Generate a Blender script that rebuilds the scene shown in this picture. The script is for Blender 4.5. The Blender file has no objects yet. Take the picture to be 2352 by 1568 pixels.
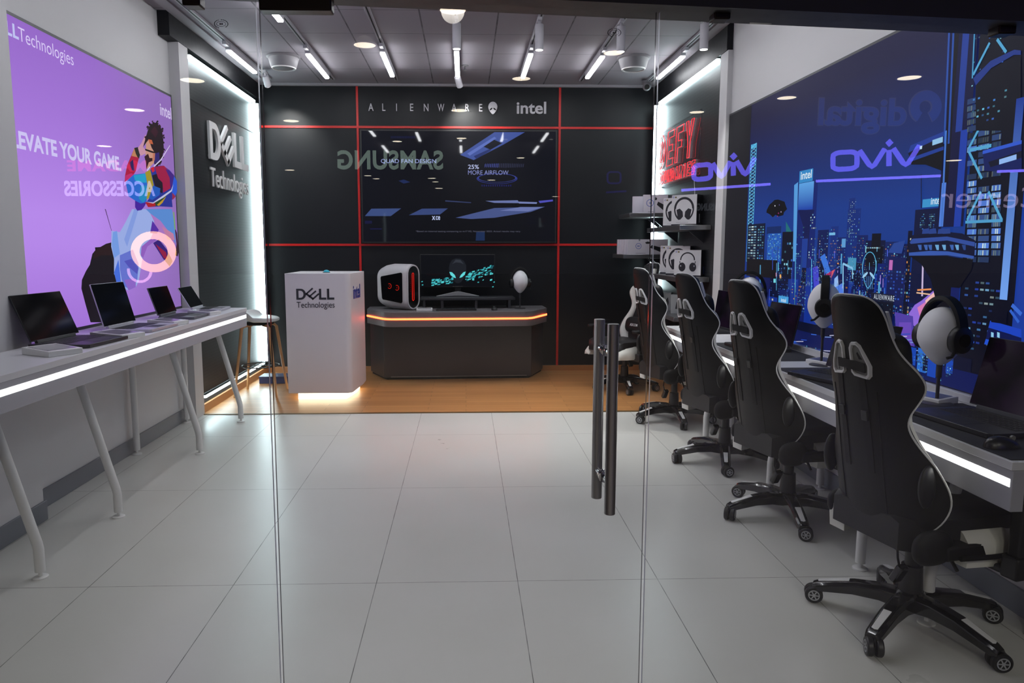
import bpy, bmesh, math, random
from mathutils import Vector, Matrix, Euler
from math import sin, cos, pi, radians as rad

random.seed(7)
SC = bpy.context.scene
COL = SC.collection

# ------------------------------------------------------------------ camera
W, H = 2352, 1568
F, PITCH, YAW, ROLL, EYE = 1636.57, 0.1176, 0.0293, -0.0004, 1.413
PCX, PCY = W / 2 - 58.4, H / 2 - 23.2            # optical centre (the picture is a crop)
fw = Vector((sin(YAW) * cos(PITCH), cos(YAW) * cos(PITCH), -sin(PITCH)))
rt = Vector((cos(YAW), -sin(YAW), 0))
up = rt.cross(fw)
rt, up = cos(ROLL) * rt + sin(ROLL) * up, -sin(ROLL) * rt + cos(ROLL) * up
cam = bpy.data.cameras.new('camera')
cam.sensor_fit = 'HORIZONTAL'
cam.sensor_width = 36
cam.lens = 36 * F / W
cam.shift_x = (W / 2 - PCX) / W
cam.shift_y = (PCY - H / 2) / W
cam.clip_start = 0.02
co = bpy.data.objects.new('camera', cam)
COL.objects.link(co)
m = Matrix((rt, up, -fw)).transposed().to_4x4()
m.translation = (0, 0, EYE)
co.matrix_world = m
SC.camera = co

# ------------------------------------------------------------------ world, exposure
wd = bpy.data.worlds.new('world')
SC.world = wd
wd.use_nodes = True
wd.node_tree.nodes['Background'].inputs[0].default_value = (0.55, 0.6, 0.75, 1)
wd.node_tree.nodes['Background'].inputs[1].default_value = 0.03
SC.view_settings.view_transform = 'Standard'
SC.view_settings.look = 'None'
SC.view_settings.exposure = 0.0
SC.view_settings.gamma = 1.0
SC.view_settings.use_curve_mapping = False
SC.cycles.use_denoising = True
SC.cycles.max_bounces = 8
SC.cycles.transparent_max_bounces = 16
SC.cycles.caustics_reflective = False
SC.cycles.caustics_refractive = False
SC.cycles.sample_clamp_indirect = 4.0
SC.cycles.blur_glossy = 0.5

# light levels (lamps of shop and mall; some bars added out of view)
L_BAR = 44.0        # linear track lights
L_STRIP = 20.0       # cool white strips round the black panels
L_DESK = 9.0        # white strip in the desk fronts
L_RED = 14.0         # red strip of the rear desk
L_MALL = 12.0       # downlights and signs of the mall outside
SPOT_W = 60.0

# survey: from a measured picture position to the real point on a known plane
EYEV = Vector((0, 0, EYE))
def _ray(u, v):
    return rt * ((u - PCX) / F) + up * ((PCY - v) / F) + fw
def onX(u, v, x):
    d = _ray(u, v); return EYEV + d * (x / d.x)
def onY(u, v, y):
    d = _ray(u, v); return EYEV + d * (y / d.y)
def onZ(u, v, z):
    d = _ray(u, v); return EYEV + d * ((z - EYE) / d.z)

# ------------------------------------------------------------------ materials
def lin(c):
    return tuple((x / 255 / 12.92) if x / 255 <= 0.04045 else ((x / 255 + 0.055) / 1.055) ** 2.4 for x in c)
MATS = {}
def mat(name, rgb, rough=0.5, metal=0.0, emit=0.0, spec=0.5, vary=0.06, scale=30.0, bump=0.0, coat=0.0, alpha=None, ecol=None):
    if name in MATS: return MATS[name]
    ma = bpy.data.materials.new(name); MATS[name] = ma
    ma.use_nodes = True
    nt = ma.node_tree; b = nt.nodes['Principled BSDF']
    c = lin(rgb)
    b.inputs['Roughness'].default_value = rough
    b.inputs['Metallic'].default_value = metal
    b.inputs['Specular IOR Level'].default_value = spec
    b.inputs['Coat Weight'].default_value = coat
    b.inputs['Base Color'].default_value = (*c, 1)
    if vary or bump:
        tc = nt.nodes.new('ShaderNodeTexCoord'); nz = nt.nodes.new('ShaderNodeTexNoise')
        nz.inputs['Scale'].default_value = scale; nz.inputs['Detail'].default_value = 4
        nt.links.new(tc.outputs['Object'], nz.inputs['Vector'])
        if vary:
            mr = nt.nodes.new('ShaderNodeMapRange')
            mr.inputs[3].default_value = max(0.02, rough - vary); mr.inputs[4].default_value = min(1, rough + vary)
            nt.links.new(nz.outputs['Fac'], mr.inputs[0]); nt.links.new(mr.outputs[0], b.inputs['Roughness'])
        if bump:
            bp = nt.nodes.new('ShaderNodeBump'); bp.inputs['Strength'].default_value = bump; bp.inputs['Distance'].default_value = 0.002
            nt.links.new(nz.outputs['Fac'], bp.inputs['Height']); nt.links.new(bp.outputs[0], b.inputs['Normal'])
    if emit:
        b.inputs['Emission Color'].default_value = (*(lin(ecol) if ecol else c), 1)
        b.inputs['Emission Strength'].default_value = emit
    return ma
def emis(name, rgb, s):
    if name in MATS: return MATS[name]
    ma = bpy.data.materials.new(name); MATS[name] = ma
    ma.use_nodes = True; nt = ma.node_tree
    nt.nodes.remove(nt.nodes['Principled BSDF'])
    e = nt.nodes.new('ShaderNodeEmission'); e.inputs[0].default_value = (*lin(rgb), 1); e.inputs[1].default_value = s
    nt.links.new(e.outputs[0], nt.nodes['Material Output'].inputs[0])
    return ma
def print_mat(name, s, gloss=0.0):
    """A backlit print or a lit screen: the colours of the picture are stored with its mesh."""
    if name in MATS: return MATS[name]
    ma = bpy.data.materials.new(name); MATS[name] = ma
    ma.use_nodes = True; nt = ma.node_tree; b = nt.nodes['Principled BSDF']
    a = nt.nodes.new('ShaderNodeAttribute'); a.attribute_name = 'print'
    b.inputs['Base Color'].default_value = (0.01, 0.01, 0.012, 1)
    b.inputs['Roughness'].default_value = 0.5 if not gloss else 0.03
    b.inputs['Specular IOR Level'].default_value = 0.1 if not gloss else gloss
    nt.links.new(a.outputs['Color'], b.inputs['Emission Color'])
    b.inputs['Emission Strength'].default_value = s
    return ma
def paper_mat(name, rough=0.5):
    """Printed cardboard: the ink colours are stored with the mesh."""
    if name in MATS: return MATS[name]
    ma = bpy.data.materials.new(name); MATS[name] = ma
    ma.use_nodes = True; nt = ma.node_tree; b = nt.nodes['Principled BSDF']
    a = nt.nodes.new('ShaderNodeAttribute'); a.attribute_name = 'print'
    nt.links.new(a.outputs['Color'], b.inputs['Base Color'])
    b.inputs['Roughness'].default_value = rough
    return ma
def N(nt, t, **kw):
    n = nt.nodes.new(t)
    for k, v in kw.items(): setattr(n, k, v)
    return n
def MATH(nt, op, a, b=None, c=None):
    n = nt.nodes.new('ShaderNodeMath'); n.operation = op
    for i, x in enumerate((a, b, c)):
        if x is None: continue
        if isinstance(x, (int, float)): n.inputs[i].default_value = x
        else: nt.links.new(x, n.inputs[i])
    return n.outputs[0]
def grid_mat(name, rgb, line, x0, sx, y0, sy, half, rough, bump=0.0, mott=0.05, spec=0.5, linew=1.0):
    """Square tiles with thin joints, in metres on the floor plan."""
    ma = bpy.data.materials.new(name); MATS[name] = ma
    ma.use_nodes = True; nt = ma.node_tree; b = nt.nodes['Principled BSDF']
    geo = N(nt, 'ShaderNodeNewGeometry'); sep = N(nt, 'ShaderNodeSeparateXYZ'); nt.links.new(geo.outputs['Position'], sep.inputs[0])
    def dist(s, o, w):
        q = MATH(nt, 'DIVIDE', MATH(nt, 'SUBTRACT', s, o), w)
        fr = MATH(nt, 'FRACT', MATH(nt, 'ADD', q, 0.5))
        return MATH(nt, 'MULTIPLY', MATH(nt, 'ABSOLUTE', MATH(nt, 'SUBTRACT', fr, 0.5)), w)
    dx = dist(sep.outputs[0], x0, sx); dy = dist(sep.outputs[1], y0, sy)
    mask = MATH(nt, 'LESS_THAN', MATH(nt, 'MINIMUM', dx, MATH(nt, 'MULTIPLY', dy, linew)), half)
    nz = N(nt, 'ShaderNodeTexNoise'); nz.inputs['Scale'].default_value = 1.7; nz.inputs['Detail'].default_value = 6
    nt.links.new(geo.outputs['Position'], nz.inputs['Vector'])
    nz2 = N(nt, 'ShaderNodeTexNoise'); nz2.inputs['Scale'].default_value = 9; nz2.inputs['Detail'].default_value = 2
    nt.links.new(geo.outputs['Position'], nz2.inputs['Vector'])
    cr = N(nt, 'ShaderNodeValToRGB'); c = lin(rgb)
    cr.color_ramp.elements[0].position = 0.3; cr.color_ramp.elements[1].position = 0.7
    cr.color_ramp.elements[0].color = (c[0] * (1 - mott), c[1] * (1 - mott), c[2] * (1 - mott * 1.3), 1); cr.color_ramp.elements[1].color = (*c, 1)
    nt.links.new(nz.outputs['Fac'], cr.inputs[0])
    mx = N(nt, 'ShaderNodeMix', data_type='RGBA')
    fac = MATH(nt, 'MULTIPLY', mask, MATH(nt, 'MULTIPLY_ADD', nz2.outputs['Fac'], 1.2, 0.1))
    nt.links.new(fac, mx.inputs[0]); nt.links.new(cr.outputs[0], mx.inputs[6]); mx.inputs[7].default_value = (*lin(line), 1)
    nt.links.new(mx.outputs[2], b.inputs['Base Color'])
    rr = MATH(nt, 'MULTIPLY_ADD', nz.outputs['Fac'], 0.12, rough)
    nt.links.new(rr, b.inputs['Roughness']); b.inputs['Specular IOR Level'].default_value = spec
    bp = N(nt, 'ShaderNodeBump'); bp.inputs['Strength'].default_value = 0.25; bp.inputs['Distance'].default_value = 0.003
    nt.links.new(MATH(nt, 'SUBTRACT', 1.0, mask), bp.inputs['Height']); nt.links.new(bp.outputs[0], b.inputs['Normal'])
    return ma
def wood_mat(name, dark, light, along='X', plank=0.09, length=0.9, rough=0.35):
    ma = bpy.data.materials.new(name); MATS[name] = ma
    ma.use_nodes = True; nt = ma.node_tree; b = nt.nodes['Principled BSDF']
    geo = N(nt, 'ShaderNodeNewGeometry')
    br = N(nt, 'ShaderNodeTexBrick'); br.inputs['Scale'].default_value = 1
    br.inputs['Brick Width'].default_value = length; br.inputs['Row Height'].default_value = plank
    br.inputs['Mortar Size'].default_value = 0.0015
    br.offset = 0.37
    br.inputs['Color1'].default_value = (*lin(dark), 1); br.inputs['Color2'].default_value = (*lin(light), 1)
    br.inputs['Mortar'].default_value = (*[x * 0.35 for x in lin(dark)], 1)
    nt.links.new(geo.outputs['Position'], br.inputs['Vector'])
    mp = N(nt, 'ShaderNodeMapping'); mp.inputs['Scale'].default_value = (3, 60, 60)
    nt.links.new(geo.outputs['Position'], mp.inputs[0])
    nz = N(nt, 'ShaderNodeTexNoise'); nz.inputs['Scale'].default_value = 1; nz.inputs['Detail'].default_value = 5
    nt.links.new(mp.outputs[0], nz.inputs['Vector'])
    mx = N(nt, 'ShaderNodeMix', data_type='RGBA', blend_type='MULTIPLY'); mx.inputs[0].default_value = 0.45
    cr = N(nt, 'ShaderNodeValToRGB'); cr.color_ramp.elements[0].color = (0.5, 0.42, 0.36, 1); cr.color_ramp.elements[1].color = (1.1, 1.05, 1, 1)
    nt.links.new(nz.outputs['Fac'], cr.inputs[0])
    nt.links.new(br.outputs[0], mx.inputs[6]); nt.links.new(cr.outputs[0], mx.inputs[7])
    nt.links.new(mx.outputs[2], b.inputs['Base Color'])
    b.inputs['Roughness'].default_value = rough
    return ma
def glass_mat():
    ma = bpy.data.materials.new('shopfront_glass'); MATS['glass'] = ma
    ma.use_nodes = True; nt = ma.node_tree
    nt.nodes.remove(nt.nodes['Principled BSDF'])
    tr = N(nt, 'ShaderNodeBsdfTransparent'); tr.inputs[0].default_value = (0.965, 0.975, 0.97, 1)
    gl = N(nt, 'ShaderNodeBsdfGlossy'); gl.inputs['Roughness'].default_value = 0.0; gl.inputs[0].default_value = (1, 1, 1, 1)
    # one reflection per pane, worth both of its faces: Fresnel on the side the light comes from, none on the way out
    fr = N(nt, 'ShaderNodeFresnel'); fr.inputs[0].default_value = 1.5
    gb = N(nt, 'ShaderNodeNewGeometry')
    fac = MATH(nt, 'MULTIPLY', MATH(nt, 'MULTIPLY', fr.outputs[0], 1.85), MATH(nt, 'SUBTRACT', 1.0, gb.outputs['Backfacing']))
    mx = N(nt, 'ShaderNodeMixShader')
    nt.links.new(MATH(nt, 'MINIMUM', fac, 1.0), mx.inputs[0]); nt.links.new(tr.outputs[0], mx.inputs[1]); nt.links.new(gl.outputs[0], mx.inputs[2])
    nt.links.new(mx.outputs[0], nt.nodes['Material Output'].inputs[0])
    return ma
def perforated_mat():
    """Black perforated sheet: small round holes in a grid on the panel face."""
    ma = bpy.data.materials.new('perforated_black'); MATS['perf'] = ma
    ma.use_nodes = True; nt = ma.node_tree; b = nt.nodes['Principled BSDF']
    geo = N(nt, 'ShaderNodeNewGeometry'); sep = N(nt, 'ShaderNodeSeparateXYZ'); nt.links.new(geo.outputs['Position'], sep.inputs[0])
    def cell(s):
        return MATH(nt, 'SUBTRACT', MATH(nt, 'FRACT', MATH(nt, 'DIVIDE', s, 0.028)), 0.5)
    a, c = cell(sep.outputs[1]), cell(sep.outputs[2])
    r = MATH(nt, 'SQRT', MATH(nt, 'ADD', MATH(nt, 'MULTIPLY', a, a), MATH(nt, 'MULTIPLY', c, c)))
    hole = MATH(nt, 'LESS_THAN', r, 0.22)
    mx = N(nt, 'ShaderNodeMix', data_type='RGBA'); nt.links.new(hole, mx.inputs[0])
    mx.inputs[6].default_value = (*lin((38, 39, 42)), 1); mx.inputs[7].default_value = (0.002, 0.002, 0.002, 1)
    nt.links.new(mx.outputs[2], b.inputs['Base Color'])
    b.inputs['Roughness'].default_value = 0.38
    b.inputs['Specular IOR Level'].default_value = 0.4
    return ma

WHITE = mat('white_paint', (204, 203, 205), 0.55, vary=0.05, scale=8, bump=0.03)
WHITE_LAM = mat('white_laminate', (216, 216, 220), 0.35)
GREY_LAM = mat('satin_grey_edge', (172, 172, 180), 0.38)
WHITE_METAL = mat('white_powder_coat', (222, 222, 220), 0.4)
BLACKWALL = mat('black_wall_panel', (25, 26, 29), 0.42, spec=0.25, scale=5)
BLACKBOX = mat('black_bulkhead', (22, 22, 25), 0.5, spec=0.2)
RED = mat('red_trim', (196, 26, 22), 0.4)
BLACKP = mat('black_plastic', (20, 20, 22), 0.42)
BLACKM = mat('matt_black_plastic', (14, 14, 16), 0.6, spec=0.3)
GLOSSB = mat('gloss_black_plastic', (13, 13, 15), 0.14, coat=0.3)
LEATHER = mat('black_leatherette', (19, 19, 21), 0.5, spec=0.28, scale=220, bump=0.25)
LEATHERG = mat('charcoal_leatherette', (28, 28, 31), 0.48, spec=0.4, scale=220, bump=0.25)
LEATHERW = mat('white_leatherette', (222, 221, 214), 0.45, scale=220, bump=0.2)
STRAPM = mat('black_webbing', (14, 14, 15), 0.8, scale=300, bump=0.4)
GREYIN = mat('grey_lining', (122, 122, 118), 0.6)
WHITEP = mat('white_plastic', (226, 226, 226), 0.4)
HEADW = mat('matt_white_form', (232, 232, 236), 0.55)
CHROME = mat('brushed_steel', (168, 165, 166), 0.3, metal=0.85, vary=0.04)
CHROMEP = mat('polished_steel', (205, 205, 210), 0.07, metal=1.0, vary=0.02)
STEEL = mat('satin_shelf_steel', (150, 150, 152), 0.32, metal=0.9)
BRONZE = mat('dark_bronze', (44, 34, 30), 0.35, metal=0.5)
SILVER = mat('silver_plastic', (170, 172, 176), 0.32, metal=0.6)
DARKGREY = mat('dark_grey_panel', (52, 52, 56), 0.4)
DESKGREY = mat('grey_desk_top', (104, 101, 104), 0.42)
OAK = mat('oak_stool', (176, 128, 84), 0.45, scale=14, bump=0.05)
GREYBASE = mat('grey_skirting', (112, 116, 124), 0.4)
CERAMIC = mat('ceiling_plaster', (150, 146, 152), 0.7)
SPEAKERM = mat('ceiling_white_plastic', (118, 116, 120), 0.5)
TRACKM = mat('track_white', (160, 158, 164), 0.45)
CAN = mat('lamp_white', (190, 188, 194), 0.45)
KEYS = mat('key_black', (24, 24, 28), 0.5)
SCREENOFF = mat('dark_screen', (9, 9, 12), 0.08, spec=0.5, vary=0.02)
MOUSEPAD = mat('black_mouse_pad', (22, 24, 32), 0.75, scale=400, bump=0.2)
FLOORT = grid_mat('white_floor_tile', (206, 206, 202), (60, 58, 55), -0.383, 0.6, 4.087, 1.2, 0.0017, 0.24, mott=0.06)
CEILT = grid_mat('ceiling_tile', (142, 137, 145), (68, 65, 70), -0.343, 0.6, 5.608, 0.6, 0.006, 0.6, mott=0.03, spec=0.2, linew=1.6)
WOODF = wood_mat('oak_floor', (176, 124, 74), (196, 142, 88))
WOODS = mat('oak_skirting', (166, 112, 66), 0.4)
GLASS = glass_mat()
PERF = perforated_mat()
E_BAR = emis('lamp_diffuser', (250, 250, 255), L_BAR)
E_CAN = emis('lamp_lens', (255, 252, 248), 6.0)
E_STRIP = emis('cool_led', (226, 250, 255), L_STRIP)
E_DESK = emis('white_led', (255, 253, 250), L_DESK)
E_RED = emis('red_led', (255, 70, 34), L_RED)
E_WARM = emis('warm_led', (255, 240, 205), 6.0)
E_DOWN = emis('mall_downlight', (255, 240, 214), L_MALL)

# ------------------------------------------------------------------ mesh builder
class MB:
    def __init__(s): s.v = []; s.f = []; s.m = []; s.c = []; s.mats = []; s.smooth = []
    def _mi(s, ma):
        if ma is None: return 0
        if ma not in s.mats: s.mats.append(ma)
        return s.mats.index(ma)
    def add(s, vs, fs, ma=None, col=None, smooth=True):
        b = len(s.v); s.v += [Vector(x) for x in vs]
        i = s._mi(ma)
        for f in fs:
            s.f.append([b + k for k in f]); s.m.append(i); s.c.append(col); s.smooth.append(smooth)
        return s
    def box(s, x0, x1, y0, y1, z0, z1, ma=None, col=None, M=None):
        vs = [(x, y, z) for z in (z0, z1) for y in (y0, y1) for x in (x0, x1)]
        if M is not None: vs = [M @ Vector(p) for p in vs]
        return s.add(vs, [(0, 2, 3, 1), (4, 5, 7, 6), (0, 1, 5, 4), (2, 6, 7, 3), (0, 4, 6, 2), (1, 3, 7, 5)], ma, col, False)
    def prism(s, pts, d, o=(0, 0, 0), r=(1, 0, 0), u=(0, 1, 0), ma=None, col=None):
        """2-D outline (counter-clockwise) on the plane o + a*r + b*u, thickened by d along r x u."""
        o, r, u = Vector(o), Vector(r), Vector(u); n = r.cross(u).normalized() * d
        k = len(pts); a = [o + r * p[0] + u * p[1] for p in pts]
        vs = a + [p + n for p in a]
        fs = [tuple(range(k - 1, -1, -1)), tuple(range(k, 2 * k))] + [(i, (i + 1) % k, k + (i + 1) % k, k + i) for i in range(k)]
        return s.add(vs, fs, ma, col, False)
    def ring_prism(s, outer, inner, d, o=(0, 0, 0), r=(1, 0, 0), u=(0, 1, 0), ma=None):
        o, r, u = Vector(o), Vector(r), Vector(u); n = r.cross(u).normalized() * d
        k = len(outer); A = [o + r * p[0] + u * p[1] for p in outer]; B = [o + r * p[0] + u * p[1] for p in inner]
        vs = A + B + [p + n for p in A] + [p + n for p in B]
        fs = []
        for i in range(k):
            j = (i + 1) % k
            fs += [(2 * k + i, 2 * k + j, 3 * k + j, 3 * k + i), (i, k + i, k + j, j), (i, j, 2 * k + j, 2 * k + i), (k + i, 3 * k + i, 3 * k + j, k + j)]
        return s.add(vs, fs, ma, None, False)
    def cyl(s, a, b, ra, rb=None, n=20, ma=None, cap=True):
        a, b = Vector(a), Vector(b); rb = ra if rb is None else rb
        d = (b - a).normalized(); x = d.orthogonal().normalized(); y = d.cross(x)
        vs = [c + (x * cos(2 * pi * i / n) + y * sin(2 * pi * i / n)) * q for c, q in ((a, ra), (b, rb)) for i in range(n)]
        fs = [(i, (i + 1) % n, n + (i + 1) % n, n + i) for i in range(n)]
        if cap: fs += [tuple(range(n - 1, -1, -1)), tuple(range(n, 2 * n))]
        return s.add(vs, fs, ma)
    def tube(s, path, r, n=10, ma=None, closed=False, rs=None):
        P = [Vector(p) for p in path]; k = len(P); vs = []
        t0 = None; x = None
        for i, p in enumerate(P):
            if closed: t = (P[(i + 1) % k] - P[i - 1])
            else: t = P[min(i + 1, k - 1)] - P[max(i - 1, 0)]
            t.normalize()
            if x is None: x = t.orthogonal().normalized()
            else:
                x = (x - t * x.dot(t)); x.normalize()
            y = t.cross(x); q = rs[i] if rs else r
            vs += [p + (x * cos(2 * pi * j / n) + y * sin(2 * pi * j / n)) * q for j in range(n)]
        fs = []
        for i in range(k if closed else k - 1):
            for j in range(n):
                a, b = i * n, ((i + 1) % k) * n
                fs.append((a + j, a + (j + 1) % n, b + (j + 1) % n, b + j))
        if not closed: fs += [tuple(range(n - 1, -1, -1)), tuple(range((k - 1) * n, k * n))]
        return s.add(vs, fs, ma)
    def lathe(s, prof, n=28, c=(0, 0, 0), ma=None, axis='Z', cap=True):
        vs = []; c = Vector(c)
        for r, z in prof:
            for j in range(n):
                a = 2 * pi * j / n
                p = Vector((r * cos(a), r * sin(a), z))
                if axis == 'Y': p = Vector((p.x, -p.z, p.y))
                if axis == 'X': p = Vector((p.z, p.x, p.y))
                vs.append(c + p)
        fs = [(i * n + j, i * n + (j + 1) % n, (i + 1) * n + (j + 1) % n, (i + 1) * n + j) for i in range(len(prof) - 1) for j in range(n)]
        if cap: fs += [tuple(range(n - 1, -1, -1)), tuple(range((len(prof) - 1) * n, len(prof) * n))]
        return s.add(vs, fs, ma)
    def ball(s, c, rx, ry, rz, n=24, k=14, ma=None, shape=None):
        c = Vector(c); vs = []
        for i in range(k + 1):
            t = pi * i / k
            for j in range(n):
                a = 2 * pi * j / n
                p = Vector((sin(t) * cos(a), sin(t) * sin(a), cos(t)))
                if shape: p = shape(p)
                vs.append(c + Vector((p.x * rx, p.y * ry, p.z * rz)))
        fs = [(i * n + j, (i + 1) * n + j, (i + 1) * n + (j + 1) % n, i * n + (j + 1) % n) for i in range(k) for j in range(n)]
        return s.add(vs, fs, ma)
    def loft(s, loops, ma=None, caps=True, closed=True):
        k = len(loops[0]); vs = [p for l in loops for p in l]; fs = []
        for i in range(len(loops) - 1):
            for j in range(k if closed else k - 1):
                fs.append((i * k + j, i * k + (j + 1) % k, (i + 1) * k + (j + 1) % k, (i + 1) * k + j))
        if caps: fs += [tuple(range(k - 1, -1, -1)), tuple(range((len(loops) - 1) * k, len(loops) * k))]
        return s.add(vs, fs, ma)
    def build(s, name, ma=None, parent=None, bevel=0.0, seg=2, angle=35, loc=None, fix=False, subsurf=0):
        me = bpy.data.meshes.new(name)
        me.from_pydata([tuple(v) for v in s.v], [], s.f)
        mats = list(s.mats)
        if not mats: mats = [ma]
        elif ma is not None and ma not in mats: mats.append(ma)
        for q in mats: me.materials.append(q)
        me.polygons.foreach_set('material_index', s.m)
        me.polygons.foreach_set('use_smooth', [True] * len(s.f))
        if any(c is not None for c in s.c):
            at = me.color_attributes.new('print', 'FLOAT_COLOR', 'CORNER')
            buf = []
            for p, c in zip(me.polygons, s.c):
                c = c if c is not None else (1, 1, 1)
                if isinstance(c[0], (tuple, list)):
                    for q in c: buf += [*q, 1]
                else: buf += [*c, 1] * p.loop_total
            at.data.foreach_set('color', buf)
        if fix:
            bm = bmesh.new(); bm.from_mesh(me); bmesh.ops.recalc_face_normals(bm, faces=bm.faces); bm.to_mesh(me); bm.free()
        me.set_sharp_from_angle(angle=rad(angle))
        me.update()
        o = bpy.data.objects.new(name, me); COL.objects.link(o)
        if parent is not None: o.parent = parent
        if loc is not None: o.location = loc
        if bevel:
            bv = o.modifiers.new('bevel', 'BEVEL'); bv.width = bevel; bv.segments = seg; bv.limit_method = 'ANGLE'; bv.angle_limit = rad(40)
            bv.harden_normals = False
        if subsurf:
            sb = o.modifiers.new('subsurf', 'SUBSURF'); sb.levels = subsurf; sb.render_levels = subsurf
        return o

def tag(o, label=None, cat=None, group=None, kind=None):
    if label: o['label'] = label
    if cat: o['category'] = cat
    if group: o['group'] = group
    if kind: o['kind'] = kind
    return o
def thing(name, label, cat, loc=(0, 0, 0), rz=0.0, group=None):
    o = bpy.data.objects.new(name, None); COL.objects.link(o)
    o.empty_display_size = 0.1
    o.location = loc; o.rotation_euler = (0, 0, rz)
    return tag(o, label, cat, group)
def dup(root, loc, rz=None, label=None, group=None):
    r = root.copy(); COL.objects.link(r); r.location = loc
    if rz is not None: r.rotation_euler = (0, 0, rz)
    if label: r['label'] = label
    if group: r['group'] = group
    for ch in list(root.children):
        c = ch.copy(); COL.objects.link(c); c.parent = r
        for g in list(ch.children):
            d = g.copy(); COL.objects.link(d); d.parent = c
    return r
def struct(o): return tag(o, kind='structure')

# ------------------------------------------------------------------ lettering
_tc = {}
def text_mesh(body, ext=0.02, bold=0.0, space=1.0):
    k = (body, ext, bold, space)
    if k in _tc: return _tc[k]
    cu = bpy.data.curves.new('t', 'FONT'); cu.body = body; cu.size = 1; cu.extrude = ext; cu.offset = bold; cu.space_character = space
    cu.resolution_u = 6
    ob = bpy.data.objects.new('t', cu); COL.objects.link(ob)
    dg = bpy.context.evaluated_depsgraph_get(); dg.update()
    ev = ob.evaluated_get(dg); me = ev.to_mesh()
    vs = [v.co.copy() for v in me.vertices]; fs = [tuple(p.vertices) for p in me.polygons]
    ev.to_mesh_clear(); bpy.data.objects.remove(ob); bpy.data.curves.remove(cu)
    x0 = min(v.x for v in vs); x1 = max(v.x for v in vs); y0 = min(v.y for v in vs); y1 = max(v.y for v in vs)
    out = [((v.x - x0) / (x1 - x0), (v.y - y0) / (y1 - y0), (v.z + ext) / (2 * ext) if ext else 0) for v in vs], fs
    _tc[k] = out
    return out
def letters(mb, body, o, r, u, w, h, depth=0.002, bold=0.0, space=1.0, ma=None, col=None, skew=0.0):
    vs, fs = text_mesh(body, 0.02, bold, space)
    o, r, u = Vector(o), Vector(r), Vector(u); n = r.cross(u).normalized()
    mb.add([o + r * (a * w + skew * b * h) + u * (b * h) + n * (c * depth) for a, b, c in vs], fs, ma, col, False)
    return mb
def spaced(mb, body, o, r, u, w, h, depth=0.002, bold=0.0, ma=None, lw=0.55):
    """Widely spaced capitals, each a glyph of its own width."""
    o, r, u = Vector(o), Vector(r), Vector(u); k = len(body)
    wd_ = {'I': 0.12, 'L': 0.42, 'W': 0.8, 'E': 0.44, 'A': 0.66, 'N': 0.6, 'R': 0.5}
    step = (w - wd_.get(body[-1], 0.5) * h) / (k - 1)
    for i, ch in enumerate(body):
        letters(mb, ch, o + r * (i * step), r, u, wd_.get(ch, 0.5) * h, h, depth, bold, 1.0, ma)
    return mb
def dell_glyphs(mb, o, r, u, h, w, depth, ma=None, col=None):
    sx, sy = w / 3.37, h
    O, Rv, U = Vector(o), Vector(r) * sx, Vector(u) * sy
    Rn, Un = Vector(r), Vector(u)
    def arc(x, rx, y, ry, n=14): return [(x + rx * sin(pi * i / n), y - ry * cos(pi * i / n)) for i in range(n + 1)]
    out = [(0, 0)] + arc(0.40, 0.45, 0.5, 0.5) + [(0, 1)]
    inn = [(0.2, 0.18)] + arc(0.38, 0.26, 0.5, 0.32) + [(0.2, 0.82)]
    mb.ring_prism([(a * sx, b * sy) for a, b in out], [(a * sx, b * sy) for a, b in inn], depth, O, Rn, Un, ma)
    def bar(a, b, t):
        a, b = Vector(a), Vector(b); d = (b - a).normalized(); q = Vector((-d.y, d.x)) * t
        pts = [a, b, b + q, a + q]
        mb.prism([(p.x * sx, p.y * sy) for p in pts], depth, O, Rn, Un, ma, col)
    bar((1.47, -0.03), (0.84, 0.47), -0.17)
    bar((0.88, 0.43), (1.52, 1.0), 0.14)
    bar((1.16, 0.19), (1.80, 0.75), 0.14)
    bar((1.45, -0.05), (2.06, 0.49), 0.15)
    for x, f in ((2.02, 2.66), (2.73, 3.37)):
        mb.prism([(p * sx, q * sy) for p, q in ((x, 0), (f, 0), (f, 0.19), (x + 0.2, 0.19), (x + 0.2, 1), (x, 1))], depth, O, Rn, Un, ma, col)
    return mb
def alien_outline(w, h, n=36):
    pts = []
    for i in range(n):
        a = 2 * pi * i / n
        x, y = cos(a), sin(a)
        k = 1.0 if y > 0 else (1 - 0.42 * (-y) ** 1.5)
        pts.append((x * k * w / 2, (y * (0.42 if y > 0 else 0.58)) * h))
    return pts
def alien_eye(w, h, sgn, n=16):
    pts = []
    c, s_ = cos(rad(-38 * sgn)), sin(rad(-38 * sgn))
    for i in range(n):
        a = 2 * pi * i / n
        x, y = 0.19 * w * cos(a), 0.062 * h * sin(a)
        pts.append((sgn * 0.2 * w + x * c - y * s_ * 1.0, -0.1 * h + (x * s_ + y * c)))
    # slant towards the nose
    return [(p[0], p[1]) for p in pts]

# ================================================================== the room
XL, XR, YB, ZC, YG = -2.31, 2.14, 8.07, 3.18, 1.97
YW = 6.005                                        # white tile meets oak floor
struct(MB().box(-2.6, 2.5, YG - 0.02, YW, -0.12, 0).build('floor', FLOORT))
struct(MB().box(-2.6, 2.5, YW, YB + 0.1, -0.12, 0.004).build('floor_oak', WOODF))
struct(MB().box(-2.6, 2.5, YG, YB + 0.1, ZC, ZC + 0.1).build('ceiling', CEILT))
struct(MB().box(-2.6, 2.5, YB, YB + 0.1, 0, ZC).build('wall_back', BLACKWALL))
struct(MB().box(-2.6, XL, 3.645, YB, 0, ZC).build('wall_left', WHITE))
struct(MB().box(-2.6, -2.2, YG + 0.02, 3.645, 0, ZC).build('wall_left_front', WHITE))
struct(MB().box(XR, 2.5, YG + 0.02, YB, 0, ZC).build('wall_right', WHITE))
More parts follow.
